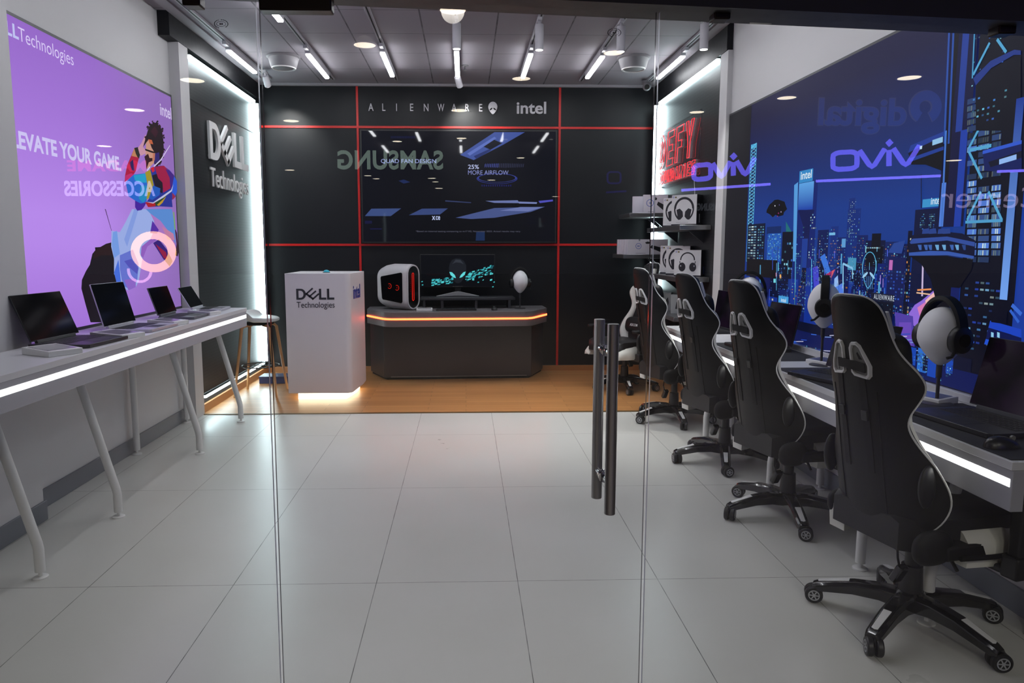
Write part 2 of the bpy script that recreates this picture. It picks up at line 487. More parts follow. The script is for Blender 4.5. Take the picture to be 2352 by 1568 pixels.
# white pilasters, black bulkheads over them
struct(MB().box(XL, -2.228, 5.835, 6.02, 0, 3.0).build('trim_1', WHITE))
struct(MB().box(2.098, XR, 5.835, 6.0, 0, 2.972).build('trim_2', WHITE))
struct(MB().box(XL, -2.222, 5.66, YB, 3.0, ZC).build('trim_3', BLACKBOX))
struct(MB().box(2.09, XR, 5.85, YB, 2.972, ZC).build('trim_4', BLACKBOX))
# plaster edge of the ceiling along both walls
struct(MB().box(-2.222, -2.13, YG + 0.02, YB, 3.165, ZC).build('trim_5', CERAMIC))
struct(MB().box(2.0, 2.09, YG + 0.02, YB, 3.165, ZC).build('trim_6', CERAMIC))
struct(MB().box(-2.13, 2.0, YB - 0.04, YB, 3.155, ZC).build('trim_7', CERAMIC))
# black side panels with their perforated faces
for sx, x0, x1, n in ((-1, XL, -2.262, 8), (1, 2.122, XR, 9)):
    struct(MB().box(min(x0, x1), max(x0, x1), 6.02 if sx < 0 else 6.0, YB, 0, 3.0 if sx < 0 else 2.972).build('wall_%s_rear' % ('left' if sx < 0 else 'right'), BLACKBOX))
struct(MB().box(-2.262, -2.254, 6.05, 7.88, 0.165, 2.935).build('trim_10', PERF))
struct(MB().box(2.114, 2.122, 6.05, 7.87, 0.165, 2.935).build('trim_11', PERF))
# seams in the left black panel
for z in (2.62,):
    struct(MB().box(-2.254, -2.252, 6.05, 7.86, z - 0.004, z + 0.004).build('trim_12', BLACKM))
# red lines of the back wall
k = 20
for x in (-1.178, 1.046):
    struct(MB().box(x - 0.012, x + 0.012, YB - 0.008, YB, 0.066, 3.155).build('trim_%d' % k, RED)); k += 1
for z in (2.722, 1.44):
    struct(MB().box(-2.25, 2.1, YB - 0.01, YB, z - 0.012, z + 0.012).build('trim_%d' % k, RED)); k += 1
# skirtings
struct(MB().box(-2.2, -2.188, YG + 0.03, 3.656, 0, 0.105).build('baseboard_left_front', GREYBASE, bevel=0.003))
struct(MB().box(XL, -2.298, 3.645, 5.835, 0, 0.105).build('baseboard_left', GREYBASE, bevel=0.003))
struct(MB().box(2.127, XR, YG + 0.03, 5.835, 0, 0.105).build('baseboard_right', GREYBASE, bevel=0.003))
struct(MB().box(-2.24, 2.1, YB - 0.014, YB, 0, 0.066).build('baseboard_back', WOODS, bevel=0.002))
struct(MB().box(-2.262, -2.24, 6.02, YB, 0, 0.075).build('baseboard_left_rear', WOODS, bevel=0.002))
struct(MB().box(2.1, 2.122, 6.0, YB, 0, 0.075).build('baseboard_right_rear', WOODS, bevel=0.002))
struct(MB().box(-2.3, 2.13, YW - 0.012, YW + 0.012, 0.0, 0.006).build('trim_30', mat('brass_threshold', (120, 96, 62), 0.35, metal=0.6)))

# cool white strips round the side panels: each strip is a thing of its own
def strip(x, y0, y1, z0, z1, label, sx):
    t = thing('led_strip', label, 'LED strip', (x, y0, z0))
    mb = MB()
    wd_s = (0.055 if sx < 0 else 0.07) if z1 - z0 > 1 else 0.03
    a, b = (0.0, wd_s) if sx < 0 else (-wd_s, 0.0)
    mb.box(a, b, 0, y1 - y0, 0, z1 - z0)
    mb.build('diffuser', E_STRIP, t, bevel=0.003)
    r = MB()
    r.box(min(a, b) - 0.001, max(a, b) - 0.004 if sx < 0 else max(a, b) + 0.001, -0.006, y1 - y0 + 0.006, z1 - z0, z1 - z0 + 0.006) if y1 - y0 > z1 - z0 else r.box(a, b, y1 - y0, y1 - y0 + 0.006, -0.002, z1 - z0 + 0.002)
    r.build('channel', BLACKM, t)
    return t
strip(-2.254, 6.06, 7.865, 2.935, 2.962, 'cool white LED strip along the top of the dark panel behind the white counter', -1)
strip(-2.254, 7.865, 7.89, 0.16, 2.93, 'tall cool white LED strip in the corner beside the wooden stool', -1)
strip(-2.254, 6.06, 7.865, 0.132, 0.155, 'cool white LED strip low on the dark panel above the wooden skirting', -1)
strip(2.114, 6.06, 7.855, 2.935, 2.962, 'cool white LED strip above the red neon slogan', 1)
strip(2.114, 7.855, 7.88, 0.95, 2.93, 'tall cool white LED strip in the corner behind the headphone shelves', 1)

# ------------------------------------------------------------------ ceiling fittings
TRX = (-2.048, -1.385, -0.722, -0.072, 0.583, 1.232, 1.95)
TRN = ('along the counter side wall', 'second from the counter side', 'third from the counter side', 'in the middle of the ceiling', 'next to the middle one', 'second from the chair side', 'along the chair side wall')
for i, x in enumerate(TRX):
    t = thing('ceiling_track', 'white lighting track ' + TRN[i], 'lighting track', (x, 2.3, ZC), group=None)
    MB().box(-0.02, 0.02, 0, 5.5, -0.02, 0).build('rail', TRACKM, t, bevel=0.002)
    MB().box(-0.006, 0.006, 0.02, 5.48, -0.0215, -0.0195).build('slot', BLACKM, t)
def bar_light(x, y0, y1, label, tilt=0.0):
    t = thing('track_light', label, 'track light', (x, y0, ZC - 0.02), tilt)
    L = y1 - y0
    MB().box(-0.018, 0.018, -0.1, -0.005, -0.03, 0).build('adapter', CAN, t, bevel=0.003)
    MB().box(-0.024, 0.024, 0, L, -0.05, 0).build('housing', CAN, t, bevel=0.004)
    MB().box(-0.021, 0.021, 0.012, L - 0.012, -0.066, -0.05).build('diffuser', E_BAR, t, bevel=0.006)
    return t
rear = ((6.47, 7.28), (6.57, 7.47), (6.5, 7.38), (6.46, 7.36), (6.51, 7.41), (6.57, 7.4), (6.55, 7.4))
for i, x in enumerate(TRX):
    bar_light(x, *rear[i], 'lit rear linear lamp on track ' + TRN[i])
    if i in (0, 6): continue
    y0, y1 = (4.78, 5.66) if i == 1 else (4.3, 5.15)
    if i in (1, 3, 5): bar_light(x, 2.9, 3.75, 'unseen lit front linear lamp on track ' + TRN[i])  # front bars, out of view, added to light the near floor
    bar_light(x, y0, y1, 'lit mid linear lamp on track ' + TRN[i])  # second track's bar shows; the others are added, out of view, for floor light
def can_light(x, y, z, label, aim=None, power=SPOT_W, size=70, lit=True):
    """A cylinder spot hung from its track; aim tilts it towards a wall point."""
    t = thing('spot_light', label, 'spot light', (x, y, ZC - 0.02))
    MB().cyl((0, 0, -0.05), (0, 0, 0), 0.012, n=12).box(-0.016, 0.016, -0.045, 0.045, -0.022, 0).build('stem', CAN, t, bevel=0.002)
    d = (Vector(aim) - Vector((x, y, z))).normalized() if aim else Vector((0, 0, -1))
    top = Vector((0, 0, -0.055)); L = 0.19 if not aim else 0.115
    a = top - d * 0.01; b = a + d * L
    MB().cyl(a, b, 0.033, n=28).build('barrel', CAN, t, bevel=0.003)
    MB().cyl(b - d * 0.001, b + d * 0.002, 0.028, n=28).build('lens', E_CAN, t)
    li = bpy.data.lights.new('spot_beam', 'SPOT'); li.energy = power; li.spot_size = rad(size); li.spot_blend = 0.7; li.shadow_soft_size = 0.028
    li.color = (1.0, 0.985, 0.96)
    lo = bpy.data.objects.new('spot_beam', li); COL.objects.link(lo); lo.parent = t
    lo.location = b + d * 0.008
    lo.rotation_euler = d.to_track_quat('-Z', 'Y').to_euler()
    return t
can_light(-0.062, 5.7, 2.93, 'white cylinder spot hanging from the middle ceiling track')
can_light(0.575, 5.71, 2.93, 'white cylinder spot hanging just past the middle of the ceiling')
can_light(1.215, 5.74, 2.93, 'white cylinder spot hanging behind the round stamp on the glass')
can_light(1.842, 5.66, 2.93, 'white cylinder spot hanging beside the white pilaster of the slogan wall')
can_light(-0.073, 7.42, 2.93, 'tilted white spot above the capital lettering on the dark wall', aim=(0.12, 8.07, 2.35), power=48, size=78)
can_light(-1.99, 7.42, 2.93, 'tilted white spot in the corner over the dark wall', aim=(-1.95, 8.07, 2.2), power=60, size=80)
for x, y, lab in ((-1.69, 6.95, 'round white ceiling speaker by the dark panel side'), (1.585, 6.9, 'round white ceiling speaker by the slogan wall side')):
    t = thing('ceiling_speaker', lab, 'speaker', (x, y, ZC))
    MB().lathe([(0.155, 0), (0.155, -0.012), (0.14, -0.02), (0.118, -0.095), (0.112, -0.105)], n=40).build('housing', SPEAKERM, t)
    MB().lathe([(0.112, -0.105), (0.108, -0.113), (0.098, -0.113), (0.094, -0.106)], n=40, cap=False).build('ring', WHITE_METAL, t)
    MB().lathe([(0.094, -0.106), (0.05, -0.111), (0.001, -0.112)], n=40, cap=False).build('grille', SPEAKERM, t)
t = thing('security_camera', 'small white security camera under the ceiling in the rear corner', 'camera', (1.93, 7.78, ZC - 0.015))
MB().lathe([(0.05, 0), (0.05, -0.02), (0.03, -0.03)], n=28).build('base', SPEAKERM, t)
MB().ball((0, -0.02, -0.06), 0.045, 0.05, 0.045, 24, 14).build('body', SPEAKERM, t)
MB().cyl((-0.008, -0.06, -0.072), (-0.012, -0.075, -0.078), 0.026, n=24).build('lens', GLOSSB, t)
t = thing('fire_sprinkler', 'small fire sprinkler head on the ceiling near the middle', 'sprinkler', (0.002, 7.24, ZC))
MB().lathe([(0.035, 0), (0.033, -0.006), (0.012, -0.01)], n=20).build('plate', SPEAKERM, t)
MB().lathe([(0.008, -0.008), (0.008, -0.04), (0.02, -0.046), (0.02, -0.049)], n=16).build('nozzle', STEEL, t)

# ------------------------------------------------------------------ glass front
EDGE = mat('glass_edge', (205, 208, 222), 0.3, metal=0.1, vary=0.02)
EDGED = mat('glass_edge_dark_reflection', (46, 44, 54), 0.15, metal=0.5, vary=0.02)  # door edges: a dark reflection painted into the colour of the glass edge
def pane(name, x0, x1, z0=0.01, z1=2.07, EDGE=EDGE):
    mb = MB()
    vs = [(x, y, z) for z in (z0, z1) for y in (YG - 0.006, YG + 0.006) for x in (x0, x1)]
    mb.add(vs, [(0, 1, 5, 4), (2, 6, 7, 3)], GLASS, None, False)
    mb.add(vs, [(0, 2, 3, 1), (4, 5, 7, 6), (0, 4, 6, 2), (1, 3, 7, 5)], EDGE, None, False)
    return mb.build(name)
struct(pane('window_1', -2.17, -0.546))
struct(pane('window_2', 0.519, XR))
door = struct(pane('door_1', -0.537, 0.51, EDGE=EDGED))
win1, win2 = [bpy.data.objects[n] for n in ('window_1', 'window_2')]
# header over the glass: its lower edge runs slightly out of level
mb = MB()
z = lambda x: 2.054 - 0.034 * (x + 0.09)
vs = [(x, y, zz) for x in (-2.6, 2.5) for y in (YG - 0.06, YG + 0.06) for zz in (z(x), 2.7)]
mb.add(vs, [(0, 1, 3, 2), (4, 6, 7, 5), (0, 4, 5, 1), (2, 3, 7, 6), (1, 5, 7, 3), (0, 2, 6, 4)], None, None, False)
struct(mb.build('lintel', mat('dark_header', (62, 60, 62), 0.5), fix=True))
struct(MB().box(-2.6, 2.5, YG - 0.05, YG + 0.05, 2.7, ZC + 0.1).build('wall_front', BLACKBOX))
struct(MB().box(-2.17, XR, YG - 0.02, YG + 0.02, 0.0, 0.012).build('trim_31', STEEL))
def fitting(parent, x0, x1, z0):
    MB().box(x0, x1, YG - 0.022, YG + 0.022, z0, 2.12).build('patch_fitting', BRONZE, parent, bevel=0.004)
fitting(door, -0.533, -0.346, 2.024)
fitting(win1, -0.73, -0.684, 2.034)
fitting(win2, 0.659, 0.704, 2.012)
fitting(win2, 1.43, 1.479, 1.981)
# door pull: two bars through the glass
for x, y, nm in ((0.399, 1.905, 'outer'), (0.386, 2.035, 'inner')):
    o = MB().cyl((x, y, 0.674), (x, y, 1.207), 0.0155, n=36).build('handle_bar', CHROME, door, bevel=0.0015)
    o['label'] = 'round steel pull bar, %s side of the glass' % nm
for z_ in (1.126, 0.762):
    MB().cyl((0.399, 1.905, z_), (0.386, 2.035, z_), 0.0095, n=20).lathe([(0.0095, -0.013), (0.016, -0.012), (0.016, -0.006), (0.0095, -0.005)], n=24, c=(0.3925, YG, z_), axis='Y').lathe([(0.0095, 0.005), (0.016, 0.006), (0.016, 0.012), (0.0095, 0.013)], n=24, c=(0.3925, YG, z_), axis='Y').build('standoff', CHROMEP, door)
# etched safety stamps
STAMP = mat('etched_stamp', (40, 40, 46), 0.8)
for (u, v), par in (((508, 55), win1), ((1411, 75), door)):
    c = onY(u, v, YG - 0.0065)
    mb = MB()
    def el(a, b, n=40): return [(a * cos(2 * pi * i / n), b * sin(2 * pi * i / n)) for i in range(n)]
    mb.ring_prism(el(0.0125, 0.0065), el(0.0118, 0.0058), 0.0004, c, (1, 0, 0), (0, 0, 1))
    for i in range(22):
        a = rad(20 + i * 320 / 22 - 80)
        if i % 11 in (0,): continue
        q = c + Vector((0.0175 * cos(a), 0, 0.0105 * sin(a)))
        mb.box(-0.0009, 0.0009, -0.0004, 0, -0.0013, 0.0013, M=Matrix.Translation(q) @ Matrix.Rotation(-a, 4, 'Y'))
    mb.box(c.x - 0.004, c.x - 0.001, c.y - 0.0004, c.y, c.z - 0.002, c.z + 0.002).box(c.x + 0.001, c.x + 0.004, c.y - 0.0004, c.y, c.z - 0.002, c.z + 0.002)
    mb.build('safety_stamp', STAMP, par)

# ================================================================== posters and signs
class Poster:
    """A flat print on a wall plane; drawn in metres (a along the wall as read, b upwards)."""
    def __init__(s, o, r, u): s.o, s.r, s.u = Vector(o), Vector(r), Vector(u); s.n = s.r.cross(s.u).normalized(); s.mb = MB(); s.k = 0
    def _p(s, a, b, lift): return s.o + s.r * a + s.u * b + s.n * lift
    def lay(s, step=1): s.k += step; return s.k * 0.00001
    def poly(s, pts, col, lift=None):
        l = s.lay() if lift is None else lift
        area = sum(pts[i][0] * pts[(i + 1) % len(pts)][1] - pts[(i + 1) % len(pts)][0] * pts[i][1] for i in range(len(pts)))
        if area < 0: pts = pts[::-1]; col = col[::-1] if isinstance(col[0], (tuple, list)) else col
        c = [lin(q) for q in col] if isinstance(col[0], (tuple, list)) else lin(col)
        s.mb.add([s._p(a, b, l) for a, b in pts], [tuple(range(len(pts)))], None, c, False)
    def rect(s, a0, a1, b0, b1, col, lift=None): s.poly([(a0, b0), (a1, b0), (a1, b1), (a0, b1)], col, lift)
    def grad(s, a0, a1, b0, b1, cb, ct, lift=None): s.poly([(a0, b0), (a1, b0), (a1, b1), (a0, b1)], [cb, cb, ct, ct], lift)
    def line(s, p, q, w, col, lift=None):
        p, q = Vector(p), Vector(q); d = (q - p).normalized(); m_ = Vector((-d.y, d.x)) * w / 2
        s.poly([tuple(p + m_), tuple(p - m_), tuple(q - m_), tuple(q + m_)], col, lift)
    def field(s, a0, a1, b0, b1, na, nb, fn):
        l = s.lay()
        for i in range(na):
            for j in range(nb):
                A = [a0 + (a1 - a0) * (i + d) / na for d in (0, 1)]; B = [b0 + (b1 - b0) * (j + d) / nb for d in (0, 1)]
                pts = [(A[0], B[0]), (A[1], B[0]), (A[1], B[1]), (A[0], B[1])]
                s.mb.add([s._p(a, b, l) for a, b in pts], [(0, 1, 2, 3)], None, [lin(fn((a - a0) / (a1 - a0), (b - b0) / (b1 - b0))) for a, b in pts], False)
    def text(s, body, a, b, w, h, col, bold=0.0, space=1.0):
        letters(s.mb, body, s._p(a, b, s.lay()), s.r, s.u, w, h, 0.00001, bold, space, None, lin(col))
def mixc(a, b, t): t = max(0, min(1, t)); return tuple(x + (y - x) * t for x, y in zip(a, b))

# ---- lit purple advertisement on the counter side
def to_left(u, v):                                  # measured point on that wall -> (along wall, height)
    p = onX(u, v, -2.283); return (p.y, p.z)
LB = thing('lightbox', 'large lit purple advertisement of a dancing person above the white counter', 'lightbox', (XL + 0.002, 3.66, 0.94))
MB().box(0, 0.022, 0, 2.14, -0.02, 1.65).build('case', DARKGREY, LB, bevel=0.002)
P = Poster((0, -3.66, -0.94), (0, 1, 0), (0, 0, 1))
P.o += Vector((0.0225, 0, 0))
def purple(a, b):
    c = mixc((150, 98, 204), (196, 146, 250), 1 - abs(b - 0.36) * 1.5)
    return mixc(c, (146, 108, 184), max(0, a - 0.42) * 1.5)
P.field(3.68, 5.78, 0.945, 2.572, 10, 10, purple)
P.text('Technologies', *to_left(44, 92), 0, 0, (236, 224, 255)) if False else None
def ltext(body, p0, p1, top, col, bold=0.0, space=1.0):
    a0, b0 = to_left(*p0); a1, b1 = to_left(*p1); bt = to_left(*top)[1]
    P.text(body, a0, b0, a1 - a0, bt - b0, col, bold, space)
ltext('Technologies', (45, 103), (171, 158), (45, 62), (226, 208, 255), -0.004)
a0, b0 = to_left(17, 79); a1, b1 = to_left(47, 95); h_ = to_left(17, 47)[1] - b0
for k in (0, 1):
    x = a0 - 0.005 + k * (a1 - a0) * 0.52; w_ = (a1 - a0) * 0.46
    P.poly([(x, b0), (x + w_, b0), (x + w_, b0 + h_ * 0.2), (x + w_ * 0.36, b0 + h_ * 0.2), (x + w_ * 0.36, b0 + h_), (x, b0 + h_)], (200, 200, 250))
ltext('intel', (369, 264), (395, 268), (369, 236), (214, 196, 240), 0.02)
ltext('LEVATE YOUR GAME.', (29, 338), (280, 397), (29, 296), (216, 204, 255), 0.035)
def Z1(x, y): return to_left(170 + x * 0.1658, 260 + y * 0.1658)     # upper part of the figure
def Z2(x, y): return to_left(170 + x * 0.1658, 480 + y * 0.1658)     # lower part of the figure
def fig(f, pts, col): P.poly([f(*q) for q in pts], col)
# dark cloth, pale skirt, jacket, head, arms
fig(Z2, [(235, 1568), (160, 1300), (108, 1100), (115, 980), (170, 860), (225, 770), (260, 620), (300, 570), (296, 530), (370, 525), (450, 480), (530, 460), (600, 700), (600, 1000), (660, 1568)], (22, 16, 24))
fig(Z2, [(300, 570), (450, 490), (530, 470), (540, 640), (380, 640), (270, 690)], (40, 20, 22))
fig(Z2, [(432, 0), (445, 0), (528, 300), (522, 300)], (96, 64, 120))
fig(Z2, [(810, 0), (1060, 0), (1120, 100), (1100, 330), (960, 640), (900, 1000), (860, 1080), (760, 1130), (690, 1090), (560, 900), (560, 690), (520, 520), (525, 300), (640, 320), (720, 180)], (160, 178, 238))
fig(Z2, [(840, 0), (900, 0), (800, 330), (740, 520), (700, 420)], (136, 160, 232))
fig(Z2, [(545, 320), (600, 300), (640, 620), (560, 680), (530, 500)], (120, 160, 235))
fig(Z2, [(560, 880), (620, 700), (660, 1040), (600, 1040)], (70, 112, 226))
fig(Z2, [(640, 640), (820, 560), (900, 760), (880, 1000), (760, 1100), (680, 1060), (640, 820)], (104, 118, 214))
fig(Z2, [(700, 720), (800, 690), (900, 820), (880, 900), (760, 800)], (84, 84, 190))
fig(Z2, [(700, 980), (860, 960), (860, 1080), (760, 1128)], (146, 104, 206))
fig(Z2, [(1000, 0), (1360, 0), (1400, 240), (1410, 480), (1330, 340), (1200, 160), (1060, 60)], (92, 142, 216))
fig(Z2, [(1060, 60), (1200, 160), (1340, 340), (1400, 470), (1440, 650), (1380, 600), (1160, 330), (1120, 180)], (176, 120, 200))
fig(Z2, [(1090, 160), (1180, 290), (1150, 340), (1060, 330)], (88, 44, 168))
fig(Z2, [(1220, 240), (1380, 340), (1400, 430), (1300, 420)], (200, 128, 168))
fig(Z2, [(1060, 420), (1170, 410), (1020, 520), (960, 680), (930, 640), (940, 520)], (150, 96, 196))
fig(Z2, [(1100, 470), (1180, 420), (1290, 560), (1370, 720), (1330, 795), (1240, 690)], (52, 26, 120))
fig(Z2, [(1130, 480), (1280, 600), (1300, 700), (1250, 680)], (150, 24, 66))
fig(Z2, [(1400, 260), (1430, 330), (1455, 590), (1440, 655), (1405, 640), (1425, 480)], (54, 26, 40))
fig(Z2, [(1375, 40), (1392, 40), (1412, 280), (1396, 290)], (120, 170, 110))
# jacket
fig(Z1, [(850, 1210), (1010, 1230), (980, 1290), (940, 1340), (880, 1350), (850, 1300)], (70, 32, 160))
fig(Z1, [(720, 960), (820, 850), (1000, 830), (1020, 1000), (1010, 1230), (930, 1250), (860, 1215), (760, 1150)], (36, 104, 210))
fig(Z1, [(830, 860), (990, 835), (1010, 960), (920, 960), (850, 930)], (30, 160, 206))
fig(Z1, [(930, 1000), (1020, 1000), (1010, 1180), (960, 1240), (900, 1180)], (26, 140, 196))
fig(Z1, [(990, 820), (1060, 780), (1110, 1000), (1060, 1160), (1010, 1200), (1020, 980)], (166, 150, 36))
fig(Z1, [(1060, 780), (1110, 730), (1240, 725), (1330, 790), (1390, 860), (1430, 940), (1430, 1100), (1360, 1200), (1370, 1300), (1200, 1290), (1040, 1300), (1000, 1240), (1060, 1160), (1110, 1000)], (38, 50, 150))
fig(Z1, [(1085, 860), (1150, 840), (1240, 960), (1230, 1110), (1140, 1060)], (26, 18, 34))
fig(Z1, [(1120, 740), (1250, 726), (1320, 800), (1340, 1040), (1240, 1100), (1230, 960), (1170, 900)], (160, 22, 70))
fig(Z1, [(1270, 770), (1330, 800), (1390, 860), (1370, 1000), (1340, 1040), (1330, 900)], (66, 30, 130))
fig(Z1, [(1390, 870), (1430, 940), (1432, 1080), (1410, 1150), (1360, 1100), (1370, 980)], (40, 88, 214))
fig(Z1, [(1365, 1100), (1412, 1150), (1390, 1180), (1365, 1200)], (150, 40, 76))
fig(Z1, [(1100, 1000), (1200, 1040), (1190, 1130), (1090, 1200), (1040, 1180)], (28, 90, 190))
fig(Z1, [(990, 1230), (1090, 1240), (1200, 1230), (1120, 1290), (1030, 1300)], (176, 28, 40))
fig(Z1, [(1120, 1230), (1250, 1140), (1300, 1120), (1200, 1270), (1140, 1285)], (38, 70, 40))
fig(Z1, [(1150, 1270), (1240, 1190), (1280, 1150), (1230, 1240), (1180, 1285)], (190, 150, 40))
fig(Z1, [(1000, 1225), (1100, 1235), (1250, 1130), (1350, 1060), (1380, 980), (1360, 1080), (1240, 1170), (1100, 1250)], (196, 196, 230))
# raised arm and hand
fig(Z1, [(706, 960), (712, 860), (740, 720), (800, 580), (840, 480), (890, 470), (920, 560), (890, 670), (860, 800), (830, 850), (760, 900)], (176, 20, 62))
fig(Z1, [(800, 590), (840, 480), (890, 470), (915, 545), (880, 610)], (196, 132, 92))
fig(Z1, [(838, 480), (890, 468), (922, 560), (905, 630), (880, 600), (860, 560)], (40, 40, 34))
fig(Z1, [(780, 680), (820, 640), (850, 800), (800, 790)], (44, 24, 90))
fig(Z1, [(712, 940), (720, 860), (800, 830), (830, 850), (740, 930)], (196, 40, 110))
fig(Z1, [(890, 480), (940, 410), (985, 310), (1000, 290), (990, 400), (960, 470), (1010, 520), (1015, 550), (930, 590), (912, 560)], (206, 150, 172))
# head, beard, glasses, hair
fig(Z1, [(1000, 380), (1080, 360), (1140, 560), (1110, 690), (1060, 740), (1010, 770), (990, 640), (1000, 500)], (206, 150, 130))
fig(Z1, [(978, 600), (1030, 560), (1050, 620), (1090, 620), (1090, 660), (1040, 680), (1020, 740), (1005, 780), (1000, 680)], (50, 18, 24))
fig(Z1, [(1000, 330), (1040, 190), (1100, 135), (1145, 130), (1220, 220), (1240, 360), (1250, 520), (1220, 620), (1195, 700), (1150, 740), (1110, 690), (1130, 560), (1080, 480), (1040, 360), (1010, 400), (960, 470), (985, 380)], (32, 16, 24))
for i_ in range(90):                                # curls along the edge of the hair
    e_ = [(1030, 200), (1060, 160), (1100, 135), (1150, 135), (1190, 190), (1220, 230), (1238, 330), (1245, 420), (1250, 520), (1225, 620), (1195, 690), (1000, 330)][i_ % 12]
    x_, y_, r_ = e_[0] + random.uniform(-16, 14), e_[1] + random.uniform(-26, 26), random.uniform(7, 17)
    fig(Z1, [(x_ + r_ * cos(2 * pi * k / 7) * random.uniform(.6, 1.2), y_ + r_ * sin(2 * pi * k / 7) * random.uniform(.6, 1.3)) for k in range(7)], random.choice([(32, 16, 24), (48, 20, 30), (24, 12, 20)]))
fig(Z1, [(1060, 250), (1120, 180), (1170, 260), (1130, 340)], (56, 18, 34)); fig(Z1, [(1030, 360), (1080, 370), (1100, 430), (1050, 420)], (196, 96, 60))
fig(Z1, [(1120, 560), (1180, 540), (1190, 660), (1110, 700)], (48, 34, 110))
fig(Z1, [(985, 490), (1120, 535), (1118, 560), (990, 515)], (16, 14, 18))
fig(Z1, [(1095, 545), (1125, 560), (1120, 650), (1090, 670)], (196, 120, 96))
fig(Z1, [(1010, 790), (1050, 735), (1060, 745), (1020, 800)], (226, 222, 240))
fig(Z1, [(1100, 735), (1200, 640), (1330, 440), (1335, 446), (1210, 652), (1112, 745)], (218, 206, 240))
fig(Z1, [(1060, 760), (1110, 740), (1120, 800), (1090, 820)], (206, 24, 50))
pr = P.mb.build('print', print_mat('backlit_purple_print', 1.0), LB)

# ---- lit night city on the chair side
CB = thing('lightbox', 'huge lit blue night city poster behind the gaming chairs', 'lightbox', (XR - 0.002, 2.04, 0.805))
MB().box(-0.018, 0, 0, 3.78, -0.0, 1.665).build('case', DARKGREY, CB, bevel=0.002)
P = Poster((0, -2.04, -0.805), (0, -1, 0), (0, 0, 1)); P.o += Vector((-0.0185, 0, 0))
def to_right(u, v):
    p = onX(u, v, 2.121); return (-p.y, p.z)
AL, AR = -5.815, -2.05
def sky(a, b):
    c = mixc((16, 44, 128), (22, 58, 142), b * 2.6)
    return mixc(c, (24, 22, 62), (b - 0.5) * 2.3)
P.field(AL, AR, 0.805, 2.455, 14, 14, sky)
def rq(u0, u1, v0, v1, col):                         # an upright rectangle between measured corners
    vm = (v0 + v1) / 2; a0 = to_right(u0, vm)[0]; a1 = to_right(u1, vm)[0]; um = (u0 + u1) / 2
    P.rect(max(AL, a0), min(AR, a1), max(0.805, to_right(um, v1)[1]), min(2.455, to_right(um, v0)[1]), col)
    return max(AL, a0), min(AR, a1), max(0.805, to_right(um, v1)[1]), min(2.455, to_right(um, v0)[1])
def pq(pts, col): P.poly([to_right(*q) for q in pts], col)
def lq(p, q, w, col): P.line(to_right(*p), to_right(*q), w, col)
def wins(u0, u1, v0, v1, na, nb, cols, keep=0.5, fa=0.6, fb=0.5):
    vm = (v0 + v1) / 2; a0, a1 = to_right(u0, vm)[0], to_right(u1, vm)[0]; um = (u0 + u1) / 2; b0, b1 = max(0.81, to_right(um, v1)[1]), to_right(um, v0)[1]
    l = P.lay()
    for i in range(na):
        for j in range(nb):
            if random.random() > keep: continue
            x = a0 + (a1 - a0) * (i + 0.2) / na; y = b0 + (b1 - b0) * (j + 0.25) / nb
            c = random.choice(cols); f = random.uniform(0.35, 1)
            if x + (a1 - a0) / na * fa > AR or x < AL: continue
            P.rect(x, x + (a1 - a0) / na * fa, y, y + (b1 - b0) / nb * fb, tuple(q * f for q in c), l)
CY_ = [(110, 200, 235), (70, 140, 225), (150, 225, 245), (60, 110, 210)]
BL_ = [(50, 90, 205), (70, 120, 225), (90, 160, 235), (40, 70, 180)]
OR_ = [(230, 150, 80), (90, 150, 230), (120, 210, 240), (220, 220, 200), (70, 110, 220)]
WH_ = [(180, 225, 240), (130, 190, 240), (220, 240, 240)]
P.rect(-2.93, AR, 0.805, 2.455, (8, 12, 38)); P.rect(-2.7, -2.62, 0.805, 2.455, (30, 62, 160)); P.rect(-2.3, -2.2, 0.805, 2.455, (24, 50, 140))
# soft cloud patches
# far skyline
for (u0, u1, v0, c) in ((1875, 1900, 528, (12, 26, 84)), (1905, 1922, 520, (18, 46, 126)), (1920, 1945, 545, (14, 34, 104)), (1942, 1972, 480, (16, 44, 122)), (1965, 1990, 540, (14, 32, 98)), (1985, 2030, 552, (10, 18, 58)), (2030, 2060, 555, (14, 34, 96)), (2056, 2090, 560, (12, 24, 78))):
    rq(u0, u1, v0, 700, c); wins(u0, u1, v0 + 4, 690, 6, 26, OR_, 0.38, 0.42, 0.4)
rq(1950, 1964, 455, 500, (16, 44, 122)); wins(1948, 1966, 458, 545, 5, 22, WH_, 0.45, 0.4, 0.4)
rq(2003, 2024, 536, 566, (8, 10, 26)); rq(1990, 2028, 566, 612, (6, 8, 24)); wins(1990, 2028, 566, 572, 9, 1, WH_, 0.9)
rq(1905, 1919, 534, 540, (120, 190, 235)); rq(1934, 1943, 548, 568, (96, 160, 220))
# lattice mast
a0, a1 = to_right(1720, 480)[0], to_right(1732, 480)[0]; bt, bb = to_right(1725, 333)[1], to_right(1727, 600)[1]
P.rect(a0 + 0.005, a1 - 0.005, bb, bt, (14, 36, 86)); P.rect(a0, a1, bt - 0.03, bt, (74, 176, 224))
P.line((a0, bb), (a0, bt), 0.008, (86, 190, 232)); P.line((a1, bb), (a1, bt), 0.008, (86, 190, 232))
n_ = 34
for i in range(n_):
    y0, y1 = bb + (bt - bb) * i / n_, bb + (bt - bb) * (i + 1) / n_
    P.line((a0, y0), (a1, y1), 0.005, (130, 214, 240)); P.line((a1, y0), (a0, y1), 0.005, (80, 160, 220))
rq(1655, 1713, 262, 900, (20, 19, 25))
rq(1717, 1757, 514, 600, (10, 20, 50)); wins(1718, 1737, 518, 596, 3, 13, WH_, 0.9, 0.75, 0.5); wins(1740, 1755, 518, 596, 3, 13, CY_, 0.75, 0.6, 0.5)
